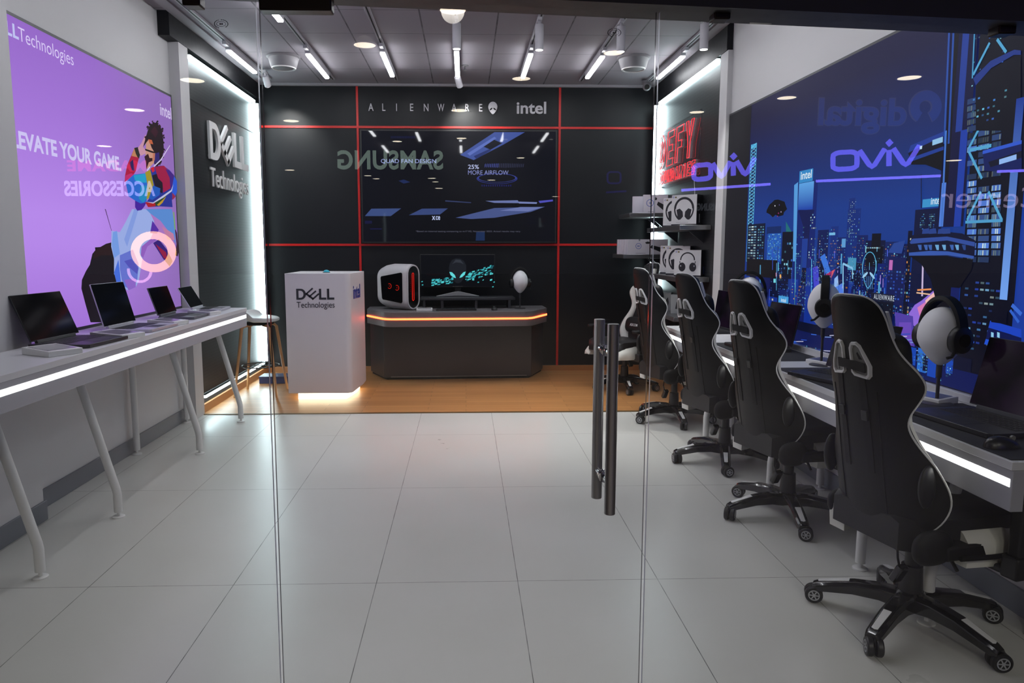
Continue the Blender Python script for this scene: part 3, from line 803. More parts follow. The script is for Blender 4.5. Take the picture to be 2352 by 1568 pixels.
rq(1762, 1795, 520, 537, (12, 40, 100)); rq(1763, 1794, 536, 600, (34, 92, 190)); wins(1763, 1794, 537, 598, 12, 18, CY_, 0.6, 0.7, 0.6)
rq(1796, 1822, 532, 640, (8, 12, 34)); wins(1796, 1822, 545, 640, 5, 10, CY_, 0.35)
pq([(1806, 508), (1819, 532), (1806, 532)], (30, 110, 120))
# intel tower
rq(1825, 1872, 418, 700, (14, 34, 110)); pq([(1825, 425), (1834, 418), (1829, 600), (1822, 600)], (88, 160, 228))
vs_ = rq(1835, 1869, 419, 482, (50, 112, 206)); P.grad(vs_[0], vs_[1], vs_[2], vs_[3], (24, 62, 170), (96, 168, 236))
pq([(1834, 482), (1872, 482), (1862, 515), (1858, 560), (1852, 652), (1840, 652), (1846, 520)], (12, 22, 80))
wins(1828, 1846, 520, 640, 4, 22, CY_, 0.3); wins(1858, 1874, 490, 650, 4, 26, WH_, 0.35); rq(1841, 1854, 548, 650, (28, 60, 150))
s_ = rq(1837, 1868, 390, 418, (52, 140, 206))
P.text('intel', s_[0] + 0.02, s_[2] + 0.02, (s_[1] - s_[0]) * 0.8, 0.05, (226, 240, 250), 0.015)
# flying craft: dark lobed shape with a few lamps
cu, cv = 1784, 479
pq([(1762, 482), (1768, 470), (1775, 464), (1780, 459), (1788, 458), (1797, 461), (1803, 463), (1806, 473), (1809, 480), (1802, 487), (1800, 494), (1789, 497), (1782, 493), (1776, 499), (1769, 492), (1761, 488)], (8, 7, 12))
for u, v, c in ((1780, 471, (230, 230, 240)), (1790, 469, (90, 80, 140)), (1794, 485, (180, 160, 200)), (1788, 488, (170, 40, 120)), (1786, 495, (150, 40, 110))): pq([(u, v), (u + 1.8, v), (u + 1.8, v + 3), (u, v + 3)], c)
# streets and blocks in the middle distance
for i in range(70):
    u = random.uniform(1720, 2090); w_ = random.uniform(10, 34); v0 = random.uniform(600, 720)
    rq(u, u + w_, v0, v0 + random.uniform(50, 160), random.choice([(8, 22, 84), (10, 30, 108), (6, 14, 52), (16, 48, 146), (12, 26, 96)]))
    if random.random() < 0.85: wins(u, u + w_, v0, v0 + 90, random.randint(3, 7), random.randint(8, 18), random.choice([CY_, BL_, OR_, BL_]), random.uniform(0.2, 0.55), 0.5, 0.4)
rq(1716, 1786, 596, 636, (16, 15, 20)); pq([(1778, 636), (1786, 600), (1789, 600), (1789, 620), (1783, 637)], (14, 14, 18))
lq((1789, 602), (1789, 622), 0.012, (110, 220, 235))
for u, v, c, s2 in ((1783, 626, (230, 130, 170), 3), (1792, 630, (250, 180, 90), 4), (1778, 640, (120, 220, 230), 5)): pq([(u, v), (u + s2, v), (u + s2, v + 9), (u, v + 9)], c)
pq([(1885, 590), (1896, 582), (1910, 625), (1900, 634)], (60, 120, 224)); pq([(1868, 615), (1880, 610), (1884, 660), (1872, 668)], (70, 70, 210))
pq([(1898, 630), (1912, 622), (1906, 640), (1900, 664), (1894, 650)], (170, 40, 96)); pq([(1912, 622), (1920, 618), (1910, 640)], (220, 90, 110))
rq(1949, 1968, 592, 620, (70, 150, 190)); lq((1938, 605), (1938, 700), 0.012, (140, 200, 240)); lq((1938, 605), (1960, 616), 0.012, (140, 200, 240)); lq((1960, 616), (1960, 640), 0.01, (140, 200, 240))
pq([(1918, 640), (1926, 632), (1930, 690), (1916, 700)], (150, 190, 250)); pq([(1920, 660), (1936, 650), (1946, 720), (1926, 730)], (84, 130, 236))
for i in range(46):
    u, v = random.uniform(1860, 2080), random.uniform(560, 760); h = random.uniform(4, 26)
    lq((u, v), (u - 0.3, v + h), random.uniform(0.003, 0.008), random.choice([(120, 200, 240), (90, 110, 240), (190, 150, 240), (150, 230, 250)]))
for i in range(120):
    u = random.uniform(1790, 2085); v = 590 + random.random() ** 1.5 * 170; w_ = random.uniform(4, 12)
    wins(u, u + w_, v, v + random.uniform(12, 40), random.randint(2, 4), random.randint(3, 9), random.choice([CY_, BL_, CY_, OR_, WH_]), random.uniform(0.3, 0.7), 0.45, 0.4)
for i in range(26):
    u = random.uniform(1720, 2080); v0 = random.uniform(560, 680); f = random.uniform(0.5, 1)
    lq((u, v0), (u - 1, v0 + random.uniform(20, 90)), random.uniform(0.006, 0.016), tuple(q * f for q in random.choice([(70, 130, 235), (100, 190, 245), (60, 90, 220)])))
# glowing head outline between the towers
c0 = to_right(2001, 578); hh = to_right(2000, 571)[1] - to_right(2000, 656)[1]; ww = to_right(2017, 610)[0] - to_right(1984, 610)[0]
cz = (to_right(2000, 571)[1] + to_right(2000, 656)[1]) / 2 + 0.02
ring_o = [(c0[0] + x, cz + y - 0.02) for x, y in alien_outline(ww, hh)]; ring_i = [(c0[0] + x * 0.9, cz + y * 0.955 - 0.02) for x, y in alien_outline(ww, hh)]
rq(1992, 2010, 620, 665, (10, 20, 60))
l_ = P.lay()
for i in range(len(ring_o)):
    j = (i + 1) % len(ring_o); P.poly([ring_o[i], ring_o[j], ring_i[j], ring_i[i]], (96, 190, 235), l_)
for sg in (-1, 1): P.poly([(c0[0] + x * 1.25, cz + y - 0.05) for x, y in alien_eye(ww, hh * 0.62, sg)], (160, 210, 245))
for u in (1994, 1998, 2002, 2006): lq((u, 634), (u, 664), 0.004, (90, 150, 220))
# second sign block and the round platform of the big tower
rq(2098, 2160, 480, 700, (10, 18, 58)); wins(2116, 2128, 490, 528, 4, 8, CY_, 0.6); wins(2136, 2150, 490, 528, 4, 8, CY_, 0.6)
s_ = rq(2122, 2162, 456, 475, (60, 150, 210)); P.text('intel', s_[0] + 0.06, s_[2] + 0.01, (s_[1] - s_[0]) * 0.56, 0.033, (220, 235, 250), 0.012)
lq((2119, 400), (2119, 478), 0.006, (14, 20, 56))
rq(2082, 2092, 530, 740, (8, 12, 40)); wins(2082, 2096, 536, 730, 3, 22, OR_, 0.4)
rq(2040, 2080, 590, 700, (18, 26, 84)); rq(2045, 2053, 597, 620, (196, 110, 190)); pq([(2042, 580), (2056, 558), (2082, 552), (2074, 582)], (40, 70, 150))
wins(2040, 2078, 620, 690, 6, 9, BL_, 0.6)
# pink and white glow of the street
pq([(2090, 720), (2104, 700), (2120, 690), (2150, 665), (2151, 730), (2120, 760), (2098, 745)], (150, 110, 226)); pq([(2110, 706), (2148, 680), (2150, 716), (2116, 728)], (226, 130, 190)); pq([(2128, 690), (2151, 668), (2151, 690), (2132, 704)], (250, 196, 190))
pq([(2058, 716), (2100, 726), (2104, 800), (2062, 790)], (84, 64, 170)); pq([(2068, 740), (2096, 740), (2098, 792), (2066, 788)], (110, 76, 190))
lq((2123, 602), (2121, 680), 0.012, (210, 190, 230)); lq((2110, 666), (2142, 664), 0.008, (240, 150, 90)); lq((2108, 672), (2140, 676), 0.006, (250, 200, 160))
# tall column with bright edges
rq(2173, 2234, 40, 520, (14, 16, 60)); rq(2182, 2195, 40, 420, (14, 12, 26)); rq(2163, 2173, 420, 520, (84, 130, 226)); rq(2207, 2222, 60, 300, (34, 62, 152)); rq(2202, 2218, 300, 520, (30, 62, 168))
for u0, u1 in ((2184, 2172), (2194, 2182)): lq((u0, 60), (u1, 330), 0.012, (40, 80, 170))
lq((2176, 300), (2166, 520), 0.012, (70, 120, 210))
# far tower with lit floors and white-blue bracing
rq(2224, 2352, 52, 900, (7, 9, 28))
wins(2238, 2312, 70, 200, 9, 12, CY_, 0.2, 0.4, 0.3)
for v in range(226, 600, 16):
    b0 = to_right(2250, v + 8)[1]
    for u0, u1 in ((2226, 2247), (2251, 2276), (2282, 2303)):
        if random.random() < 0.12: continue
        a0, a1 = to_right(u0, v)[0], to_right(u1, v)[0]; f = random.uniform(0.35, 1.0) * (0.6 if v < 330 else 1)
        P.rect(a0, a1, b0, b0 + 0.022, tuple(q * f for q in (86, 130, 226)))
        for k in range(5):
            if random.random() < 0.5: x = a0 + (a1 - a0) * k / 5; P.rect(x, x + (a1 - a0) * 0.12, b0, b0 + 0.02, tuple(q * f for q in random.choice(WH_)))
wins(2214, 2298, 640, 810, 7, 11, WH_ + BL_, 0.5, 0.7, 0.3)
for p, q in (((2240, 172), (2278, 98)), ((2295, 90), (2316, 120)), ((2230, 340), (2268, 268)), ((2284, 264), (2302, 296)), ((2230, 348), (2260, 410)), ((2226, 505), (2258, 440)), ((2275, 440), (2306, 505))): lq(p, q, 0.012, (84, 168, 216))
lq((2222, 510), (2308, 506), 0.012, (80, 160, 210)); lq((2231, 345), (2282, 334), 0.014, (84, 168, 216)); lq((2244, 55), (2238, 180), 0.008, (70, 150, 200))
pq([(2240, 180), (2280, 140), (2335, 114), (2350, 116), (2350, 126), (2334, 126), (2282, 156), (2246, 196)], (34, 56, 136)); pq([(2246, 196), (2282, 158), (2336, 128), (2350, 130), (2350, 300), (2246, 300)], (9, 10, 26))
wins(2236, 2320, 210, 280, 7, 5, CY_, 0.4, 0.4, 0.3)
vs_ = rq(2320, 2338, 230, 690, (40, 70, 190)); P.grad(vs_[0], vs_[1], vs_[2], vs_[3], (120, 170, 250), (26, 56, 150))
pq([(2262, 348), (2352, 324), (2352, 396), (2266, 392)], (16, 28, 92)); pq([(2275, 372), (2352, 346), (2352, 362), (2280, 384)], (14, 16, 40)); lq((2300, 372), (2340, 360), 0.02, (150, 190, 250)); lq((2262, 350), (2352, 326), 0.014, (50, 90, 210))
# upper dock
pq([(2090, 350), (2096, 334), (2172, 302), (2172, 312), (2100, 346)], (32, 60, 150)); pq([(2090, 352), (2100, 346), (2172, 312), (2172, 340), (2095, 364)], (12, 14, 36)); pq([(2092, 364), (2172, 336), (2172, 346), (2096, 372)], (30, 60, 150))
pq([(2094, 372), (2172, 344), (2168, 392), (2130, 378), (2098, 378)], (8, 8, 18)); lq((2146, 328), (2170, 320), 0.024, (150, 200, 240)); pq([(2117, 336), (2123, 334), (2122, 342), (2117, 343)], (190, 220, 240))
# round lower platform
pq([(2093, 560), (2100, 540), (2160, 530), (2215, 536), (2245, 552), (2243, 590), (2238, 592), (2180, 588), (2092, 588)], (12, 16, 48))
pq([(2094, 556), (2100, 548), (2180, 543), (2244, 556), (2243, 566), (2180, 552), (2096, 560)], (50, 78, 160)); pq([(2092, 580), (2140, 576), (2182, 577), (2242, 588), (2241, 594), (2180, 586), (2092, 587)], (56, 90, 176))
for u in (2112, 2126, 2136, 2152, 2168, 2186, 2198, 2214): pq([(u, 562), (u + 9, 562), (u + 9, 574), (u + 4, 574)], random.choice([(60, 100, 180), (110, 170, 220), (40, 70, 140)]))
for u in (2124, 2140, 2160, 2172): pq([(u, 526), (u + 14, 524), (u + 16, 536), (u - 2, 537)], (40, 66, 140))
pq([(2094, 588), (2180, 588), (2240, 596), (2236, 620), (2215, 650), (2196, 690), (2194, 800), (2155, 800), (2154, 690), (2142, 640), (2120, 606)], (8, 8, 20)); rq(2184, 2204, 660, 800, (14, 28, 96))
# caption board low in the print
rq(2004, 2058, 674, 692, (24, 28, 52)); s_ = (to_right(2011, 684), to_right(2058, 690)); P.text('ALIENWARE', s_[0][0], to_right(2011, 686)[1], s_[1][0] - s_[0][0], 0.026, (210, 220, 235), 0.005, 1.25)
rq(2006, 2054, 692, 770, (9, 12, 32)); wins(2008, 2052, 694, 760, 7, 8, WH_, 0.14, 0.3, 0.25)
s_ = rq(1791, 1814, 680, 697, (70, 160, 226)); P.text('intel', s_[0] + 0.04, s_[2] + 0.01, (s_[1] - s_[0]) * 0.5, 0.026, (226, 240, 250), 0.012)
# lower road level and the blue terraces at the near end
rq(1716, 2240, 768, 800, (6, 12, 42)); rq(1716, 2300, 800, 960, (8, 22, 84))
for i in range(44):
    u, v = random.uniform(1760, 2160), random.uniform(766, 806); lq((u, v), (u + random.uniform(12, 46), v + random.uniform(-1, 2)), 0.005, random.choice([(120, 150, 220), (60, 110, 220), (190, 190, 220), (40, 80, 190)]))
for i in range(26):
    u = random.uniform(1780, 2200); w_ = random.uniform(8, 22); v0 = random.uniform(790, 840); rq(u, u + w_, v0, v0 + random.uniform(20, 60), random.choice([(20, 70, 180), (10, 30, 110), (40, 110, 210), (6, 12, 50)]))
    if random.random() < 0.6: wins(u, u + w_, v0, v0 + 40, 4, 6, CY_, 0.5)
wins(2096, 2136, 812, 870, 7, 8, CY_, 0.5, 0.45, 0.5)
pq([(2280, 736), (2352, 756), (2352, 775), (2276, 752)], (30, 70, 200)); pq([(2276, 752), (2352, 776), (2352, 800), (2270, 778)], (14, 24, 80)); pq([(2270, 778), (2352, 800), (2352, 812), (2266, 790)], (36, 84, 214))
rq(2283, 2318, 712, 742, (8, 10, 30)); lq((2330, 700), (2352, 722), 0.016, (60, 110, 220)); lq((2326, 712), (2346, 740), 0.012, (50, 100, 210))
for u in (2282, 2296): pq([(u, 762), (u + 6, 764), (u + 6, 776), (u, 774)], (150, 210, 245))
CBP = P.mb.build('print', print_mat('backlit_city_print', 1.0), CB)

# ---- raised white lettering on the dark panel behind the counter
xs = -2.252
t = thing('wall_sign', 'raised white maker name on the dark perforated panel by the stool', 'sign', (xs, 6.42, 1.9))
MB2 = dell_glyphs(MB(), (0.012, 0.0, 2.182 - 1.9), (0, 1, 0), (0, 0, 1), 0.325, 1.10, 0.022)
MB2.build('logo_lettering', WHITEP, t)
letters(MB(), 'Technologies', (0.012, 0.02, 1.893 - 1.9), (0, 1, 0), (0, 0, 1), 1.08, 0.22, 0.012).build('word_lettering', WHITEP, t)
MB().box(0.0, 0.012, 0.02, 0.04, 0.3, 0.32).build('mounting_pin', STEEL, t)

# ---- pale lettering over the screen on the rear wall
y = YB - 0.004
t = thing('wall_sign', 'pale spaced capitals, head emblem and chip maker name above the big screen', 'sign', (-1.056, y, 2.87))
PALE = mat('pale_grey_lettering', (196, 194, 200), 0.4)
for i_, ch_ in enumerate('ALIENWARE'):
    wl = {'I': 0.009, 'L': 0.034, 'W': 0.072, 'E': 0.036, 'A': 0.056, 'N': 0.05, 'R': 0.044}[ch_]
    letters(MB(), ch_, (i_ * (1.247 - 0.036) / 8, 0, 0.024), (1, 0, 0), (0, 0, 1), wl, 0.078, 0.012, 0.004).build('letter', PALE, t)
MB().prism([(x, y_) for x, y_ in alien_outline(0.1, 0.132)], 0.012, (1.362, 0, 0.072), (1, 0, 0), (0, 0, 1)).build('head_emblem', PALE, t)
e = MB()
for sg in (-1, 1): e.prism(alien_eye(0.1, 0.132, sg), 0.002, (1.362, -0.012, 0.062), (1, 0, 0), (0, 0, 1))
e.build('emblem_eyes', BLACKM, t)
letters(MB(), 'intel', (1.625, 0, 0.0), (1, 0, 0), (0, 0, 1), 0.325, 0.13, 0.012, 0.02).build('chip_lettering', PALE, t)

# ---- red neon slogan on a clear board at the chair side
t = thing('neon_sign', 'red outlined neon slogan on a clear board above the headphone shelves', 'sign', (2.10, 7.78, 2.05))
NEON = emis('red_neon', (255, 60, 70), 1.5); NEONW = emis('pale_neon', (255, 176, 186), 0.55)
ACR = bpy.data.materials.new('clear_acrylic'); ACR.use_nodes = True
_n = ACR.node_tree; _n.nodes.remove(_n.nodes['Principled BSDF'])
_a = N(_n, 'ShaderNodeBsdfTransparent'); _a.inputs[0].default_value = (0.95, 0.95, 0.96, 1); _g = N(_n, 'ShaderNodeBsdfGlossy'); _g.inputs['Roughness'].default_value = 0.05
_f = N(_n, 'ShaderNodeFresnel'); _f.inputs[0].default_value = 1.45; _x = N(_n, 'ShaderNodeMixShader')
_b = N(_n, 'ShaderNodeNewGeometry'); _n.links.new(MATH(_n, 'MULTIPLY', _f.outputs[0], MATH(_n, 'SUBTRACT', 1.0, _b.outputs['Backfacing'])), _x.inputs[0]); _n.links.new(_a.outputs[0], _x.inputs[1]); _n.links.new(_g.outputs[0], _x.inputs[2]); _n.links.new(_x.outputs[0], _n.nodes['Material Output'].inputs[0])
def strokes(mb, polys, r, x=-0.034):
    for p in polys:
        mb.tube([(x, -a, b) for a, b in p], r, 8)
def outline_letters(body, x, w, h, base, gap, slope=0.0):
    """Outlined slanted capitals as (along, up) loops."""
    th = 0.19
    G = {'D': [[(0, 0), (.5, 0), (.85, .2), (1, .5), (.85, .8), (.5, 1), (0, 1), (0, 0)], [(.28, .2), (.5, .2), (.72, .5), (.5, .8), (.28, .8), (.28, .2)]],
         'E': [[(0, 0), (.95, 0), (.95, th), (.3, th), (.3, .41), (.8, .41), (.8, .59), (.3, .59), (.3, .81), (.95, .81), (.95, 1), (0, 1), (0, 0)]],
         'F': [[(0, 0), (.3, 0), (.3, .4), (.8, .4), (.8, .59), (.3, .59), (.3, .81), (.95, .81), (.95, 1), (0, 1), (0, 0)]],
         'Y': [[(.36, 0), (.64, 0), (.64, .4), (1, 1), (.7, 1), (.5, .6), (.3, 1), (0, 1), (.36, .4), (.36, 0)]],
         'B': [[(0, 0), (.7, 0), (1, .2), (.85, .5), (1, .78), (.7, 1), (0, 1), (0, 0)]], 'O': [[(.2, 0), (.8, 0), (1, .25), (1, .75), (.8, 1), (.2, 1), (0, .75), (0, .25), (.2, 0)], [(.35, .25), (.65, .25), (.65, .75), (.35, .75), (.35, .25)]],
         'U': [[(0, .2), (.2, 0), (.8, 0), (1, .2), (1, 1), (.7, 1), (.7, .25), (.3, .25), (.3, 1), (0, 1), (0, .2)]], 'N': [[(0, 0), (.28, 0), (.28, .55), (.7, 0), (1, 0), (1, 1), (.72, 1), (.72, .45), (.28, 1), (0, 1), (0, 0)]],
         'A': [[(0, 0), (.3, 0), (.38, .22), (.62, .22), (.7, 0), (1, 0), (.66, 1), (.34, 1), (0, 0)]], 'R': [[(0, 0), (.3, 0), (.3, .35), (.7, 0), (1, 0), (.72, .42), (1, .6), (1, .85), (.75, 1), (0, 1), (0, 0)]],
         'I': [[(.3, 0), (.7, 0), (.7, 1), (.3, 1), (.3, 0)]], 'S': [[(0, 0), (.8, 0), (1, .2), (1, .45), (.4, .62), (.4, .78), (1, .78), (1, 1), (.2, 1), (0, .8), (0, .55), (.6, .38), (.6, .22), (0, .22), (0, 0)]]}
    out = []; step = (w + gap) / len(body)
    for i, ch in enumerate(body):
        lw = step - gap
        for loop in G[ch]: out.append([(x + i * step + a * lw + b * h * 0.12, base + b * h + slope * (x + i * step + a * lw)) for a, b in loop])
    return out
mb = MB(); strokes(mb, outline_letters('DEFY', 0.06, 1.14, 0.335, 0.185, 0.07), 0.0036); mb.build('large_word', NEON, t)
for dx_ in (-0.008, -0.019):
    mb = MB(); strokes(mb, outline_letters('DEFY', 0.06, 1.14, 0.335, 0.185, 0.07), 0.004, dx_); strokes(mb, outline_letters('BOUNDARIES', 0.06, 1.22, 0.125, 0.02, 0.03), 0.0025, dx_); mb.build('letter_side', mat('pale_acrylic', (170, 166, 170), 0.3), t)
mb = MB(); strokes(mb, outline_letters('BOUNDARIES', 0.06, 1.22, 0.125, 0.02, 0.03), 0.0026); mb.build('small_word', NEON, t)
MB().box(-0.006, -0.002, -1.36, 0.0, -0.03, 0.58).build('board', ACR, t)
mb = MB(); mb.tube([(-0.004, -0.02, 0.56), (-0.004, -1.34, 0.575)], 0.0022, 6).tube([(-0.004, -1.345, 0.575), (-0.004, -1.3, -0.02)], 0.0022, 6)
for a, b in ((0.05, 0.54), (1.3, 0.55), (0.05, 0.0), (1.3, 0.0)): mb.cyl((0.012, -a, b), (-0.008, -a, b), 0.008, n=12)
mb.build('standoff', CHROMEP, t)
MB().tube([(-0.006, -1.2, -0.03), (-0.004, -1.22, -0.12), (0.01, -1.2, -0.3)], 0.003, 6).build('cable', WHITEP, t)

# ---- big screen on the rear wall
t = thing('television', 'large dark wall screen showing blue cooling graphics above the rear desk', 'TV', (-0.0665, YB, 2.075))
MB().box(-1.083, 1.083, -0.055, -0.002, -0.618, 0.618).build('frame', BLACKP, t, bevel=0.004)
P = Poster((0, -0.0555, 0), (1, 0, 0), (0, 0, 1))
def to_tv(u, v): p = onY(u, v, YB - 0.055); return (p.x + 0.0665, p.z - 2.075)
def tq(pts, col): P.poly([to_tv(*q) for q in pts], col)
P.field(-1.065, 1.065, -0.6, 0.6, 8, 6, lambda a, b: mixc((3, 3, 5), (7, 9, 24), abs(a - 0.5) * 0.9 + 0.25 * b))
S = lambda x, y: (600 + x * 0.2976, 180 + y * 0.2976)
tq([S(1535, 590), S(1800, 415), S(2035, 415), S(1870, 510), S(1640, 630)], (66, 86, 160))
tq([S(1700, 520), S(1790, 470), S(1860, 500), S(1770, 550)], (10, 12, 26))
tq([S(1590, 580), S(1800, 450), S(1815, 462), S(1610, 596)], (96, 116, 196))
tq([S(1640, 600), S(1760, 545), S(1775, 555), S(1660, 622)], (36, 50, 110))
tq([S(800, 1062), S(850, 1005), S(1080, 1003), S(1000, 1062)], (60, 78, 130)); tq([S(1140, 1055), S(1240, 1005), S(1440, 1003), S(1380, 1050)], (56, 72, 124))
tq([S(1500, 1075), S(1800, 1000), S(2190, 990), S(2080, 1030), S(1800, 1075), S(1620, 1085)], (72, 86, 140)); tq([S(1840, 1020), S(2000, 992), S(2180, 992), S(2060, 1026)], (110, 122, 180))
tq([S(1730, 945), S(1980, 940), S(1990, 962), S(1800, 960)], (110, 122, 176)); tq([S(1980, 950), S(2130, 955), S(2125, 968), S(1990, 965)], (120, 132, 186)); tq([S(2140, 945), S(2250, 935), S(2252, 948), S(2150, 962)], (80, 80, 190))
tq([S(1420, 940), S(1620, 955), S(1620, 962), S(1420, 950)], (50, 60, 100)); tq([S(1660, 1185), S(1725, 1180), S(1725, 1252), S(1655, 1252)], (24, 44, 84))
def ering(cx, cy, rx, ry, t0, col, n=40):
    l = P.lay()
    for i in range(n):
        a, b = 2 * pi * i / n, 2 * pi * (i + 1) / n
        P.poly([to_tv(*S(cx + rx * cos(q) * k, cy + ry * sin(q) * k)) for q, k in ((a, 1), (b, 1), (b, t0), (a, t0))], col, l)
ering(1820, 773, 158, 42, 0.93, (40, 50, 130)); ering(1820, 768, 150, 34, 0.94, (60, 70, 150))
for i in range(22):
    x = 1725 + i * 14; tq([S(x, 655 + abs(i - 11) * 0.8), S(x + 9, 655), S(x + 7, 690 - abs(i - 11)), S(x - 2, 690)], (58 if i < 8 else 40, 66 if i < 8 else 42, 130 if i < 8 else 66))
for i in range(16):
    x = 1000 + i * 12; tq([S(x, 446), S(x + 8, 445), S(x + 8, 462), S(x, 463)], (16, 22, 60))
for i in range(14):
    x = 1700 + i * 17; tq([S(x, 820), S(x + 9, 820), S(x + 9, 834), S(x, 834)], (24, 26, 90))
tq([S(1060, 790), S(1100, 780), S(1150, 800), S(1100, 812)], (26, 40, 86)); tq([S(840, 1156), S(930, 1156), S(930, 1166), S(840, 1166)], (18, 18, 60)); tq([S(800, 1098), S(855, 1098), S(855, 1120), S(800, 1122)], (16, 18, 56))
def ttext(body, p0, p1, top, col, bold=0.0):
    a0, b0 = to_tv(*p0); a1 = to_tv(*p1)[0]; P.text(body, a0, b0, a1 - a0, to_tv(*top)[1] - b0, col, bold)
ttext('QUAD FAN DESIGN', (875, 376), (1002, 376), (875, 365), (150, 160, 215), 0.008)
ttext('25%', (1075, 388), (1100, 388), (1075, 378), (190, 196, 235), 0.012); ttext('MORE AIRFLOW', (1075, 401), (1168, 401), (1075, 391), (140, 146, 205))
ttext('*Based on internal testing comparing to m17 R5, November 2022. Actual results may vary.', (955, 534), (1196, 534), (955, 529), (92, 92, 110))
ttext('x', (992, 505), (1000, 505), (992, 496), (190, 200, 240), 0.02); ttext('ce', (1001, 505), (1011, 505), (1001, 496), (190, 200, 240), 0.02)
P.mb.build('screen', print_mat('tv_picture', 1.0, 0.26), t)

# ================================================================== counters
def leg(t, x, y, dx, top, vert=0.14, r=0.021, bx=0.0):
    """Bent tube leg with an adjustable foot; dx is how far it leans by the top."""
    mb = MB()
    if dx: mb.tube([(x, y, 0.03), (x, y, vert - 0.012), (x + dx * 0.02, y, vert + 0.012), (x + dx, y, top)], r, 16)
    else: mb.cyl((x, y, 0.03), (x, y, top), r, n=18)
    o = mb.build('leg', WHITE_METAL, t)
    MB().lathe([(0.031, 0), (0.031, 0.006), (0.026, 0.009), (0.008, 0.01), (0.008, 0.036)], n=24, c=(x, y, 0)).build('foot', WHITE_METAL, o)
    return o
def ribbon_strip(t, x0, x1, y0, y1, z0, z1, ma, name='light_strip'):
    return MB().box(x0, x1, y0, y1, z0, z1).build(name, ma, t)
t = thing('display_counter', 'long white display counter carrying four laptops under the purple advertisement', 'counter', (0, 0, 0))
mb = MB()
mb.prism([(-1.775, 2.02), (-1.775, 5.815), (-2.285, 5.815), (-2.285, 3.65), (-2.168, 3.65), (-2.168, 2.02)], 0.028, (0, 0, 0.899), (1, 0, 0), (0, 1, 0))
mb.build('top', WHITE_LAM, t, bevel=0.002)
MB().box(-1.815, -1.778, 2.02, 5.81, 0.778, 0.8985).build('front_panel', GREY_LAM, t, bevel=0.002)
MB().box(-2.28, -1.816, 5.775, 5.81, 0.778, 0.8985).build('end_panel', GREY_LAM, t, bevel=0.002)
ribbon_strip(t, -1.7785, -1.7772, 2.03, 5.8, 0.846, 0.871, E_DESK)
for y in (2.98, 3.675, 4.833, 6.02 - 0.28): leg(t, -1.835, y, -0.2, 0.885)
for y in (2.9, 4.836, 5.72): leg(t, -2.262 if y > 3.6 else -2.12, y, 0, 0.898)
counter_l = t
t = thing('gaming_counter', 'long white gaming counter with a glowing front edge in front of the chairs', 'counter', (0, 0, 0))
MB().box(1.655, 2.112, 2.05, 5.83, 0.738, 0.765).build('top', WHITE_LAM, t, bevel=0.002)
MB().box(1.66, 1.70, 2.05, 5.825, 0.608, 0.7375).build('front_panel', GREY_LAM, t, bevel=0.002)
ribbon_strip(t, 1.6593, 1.6605, 2.06, 5.82, 0.684, 0.709, E_DESK)
for y in (2.5, 2.957, 3.9, 5.0): leg(t, 1.738, y, 0.12, 0.737, vert=0.2)
for y in (2.4, 3.991, 5.4): leg(t, 2.075, y, 0, 0.737)
MB().box(2.085, 2.111, 2.05, 5.83, 0.766, 0.80).build('back_ledge', WHITE_LAM, t, bevel=0.002)
t = thing('wall_socket', 'grey double socket plate low on the wall behind the nearest chair', 'socket', (XR, 2.985, 0.36))
MB().box(-0.012, 0, -0.075, 0.075, 0, 0.075).build('plate', GREYIN, t, bevel=0.003)
MB().box(-0.0135, -0.012, -0.055, -0.01, 0.02, 0.056).box(-0.0135, -0.012, 0.01, 0.055, 0.02, 0.056).build('slot', BLACKM, t)

# ------------------------------------------------------------------ laptops and price holders
def laptop(name, label, loc, rz, w, d, lean, body, deck, lid_h=None, group=None, screen=SCREENOFF, notch=False, rim=None):
    """User sits at -Y; the lid hinges at +Y and leans back by 'lean' degrees from upright."""
    t = thing(name, label, 'laptop', loc, rz, group)
    h = 0.017; lid_h = lid_h or d * 0.98
    MB().prism([(-w / 2, -d / 2 + 0.012), (-w / 2 + 0.012, -d / 2), (w / 2 - 0.012, -d / 2), (w / 2, -d / 2 + 0.012), (w / 2, d / 2), (-w / 2, d / 2)], h, (0, 0, 0.002), (1, 0, 0), (0, 1, 0)).build('base', body, t, bevel=0.002)
    MB().box(-w * 0.44, w * 0.44, -d * 0.1, d * 0.36, h + 0.002, h + 0.0028).build('keyboard_deck', deck, t)
    kb = MB(); cols, rows = 15, 6
    for j in range(rows):
        for i in range(cols):
            x = -w * 0.43 + w * 0.86 * (i + 0.5) / cols; y = -d * 0.085 + d * 0.43 * (j + 0.5) / rows
            kb.box(x - w * 0.024, x + w * 0.024, y - d * 0.028, y + d * 0.028, h + 0.0028, h + 0.0042)
    kb.build('keys', KEYS, t)
    MB().box(-w * 0.16, w * 0.16, -d * 0.44, -d * 0.14, h + 0.002, h + 0.0026).build('touchpad', deck, t)
    a = rad(lean); c, s_ = cos(a), sin(a); hy, hz = d / 2 - (0.02 if notch else 0.004), h + 0.006
    M = Matrix.Translation((0, hy, hz)) @ Matrix.Rotation(-a, 4, 'X')
    lid = MB(); lid.box(-w / 2, w / 2, 0, 0.007, 0.008, lid_h, M=M)
    lo = lid.build('lid', rim or body, t, bevel=0.002)
    MB().box(-w / 2 + 0.0025, w / 2 - 0.0025, -0.001, 0.001, 0.012, lid_h - 0.0025, M=M).build('screen', screen, lo)
    MB().box(-w * 0.4, w * 0.4, -0.004, 0.012, -0.006, 0.012, M=M).build('hinge', body, t, bevel=0.002)
    return t
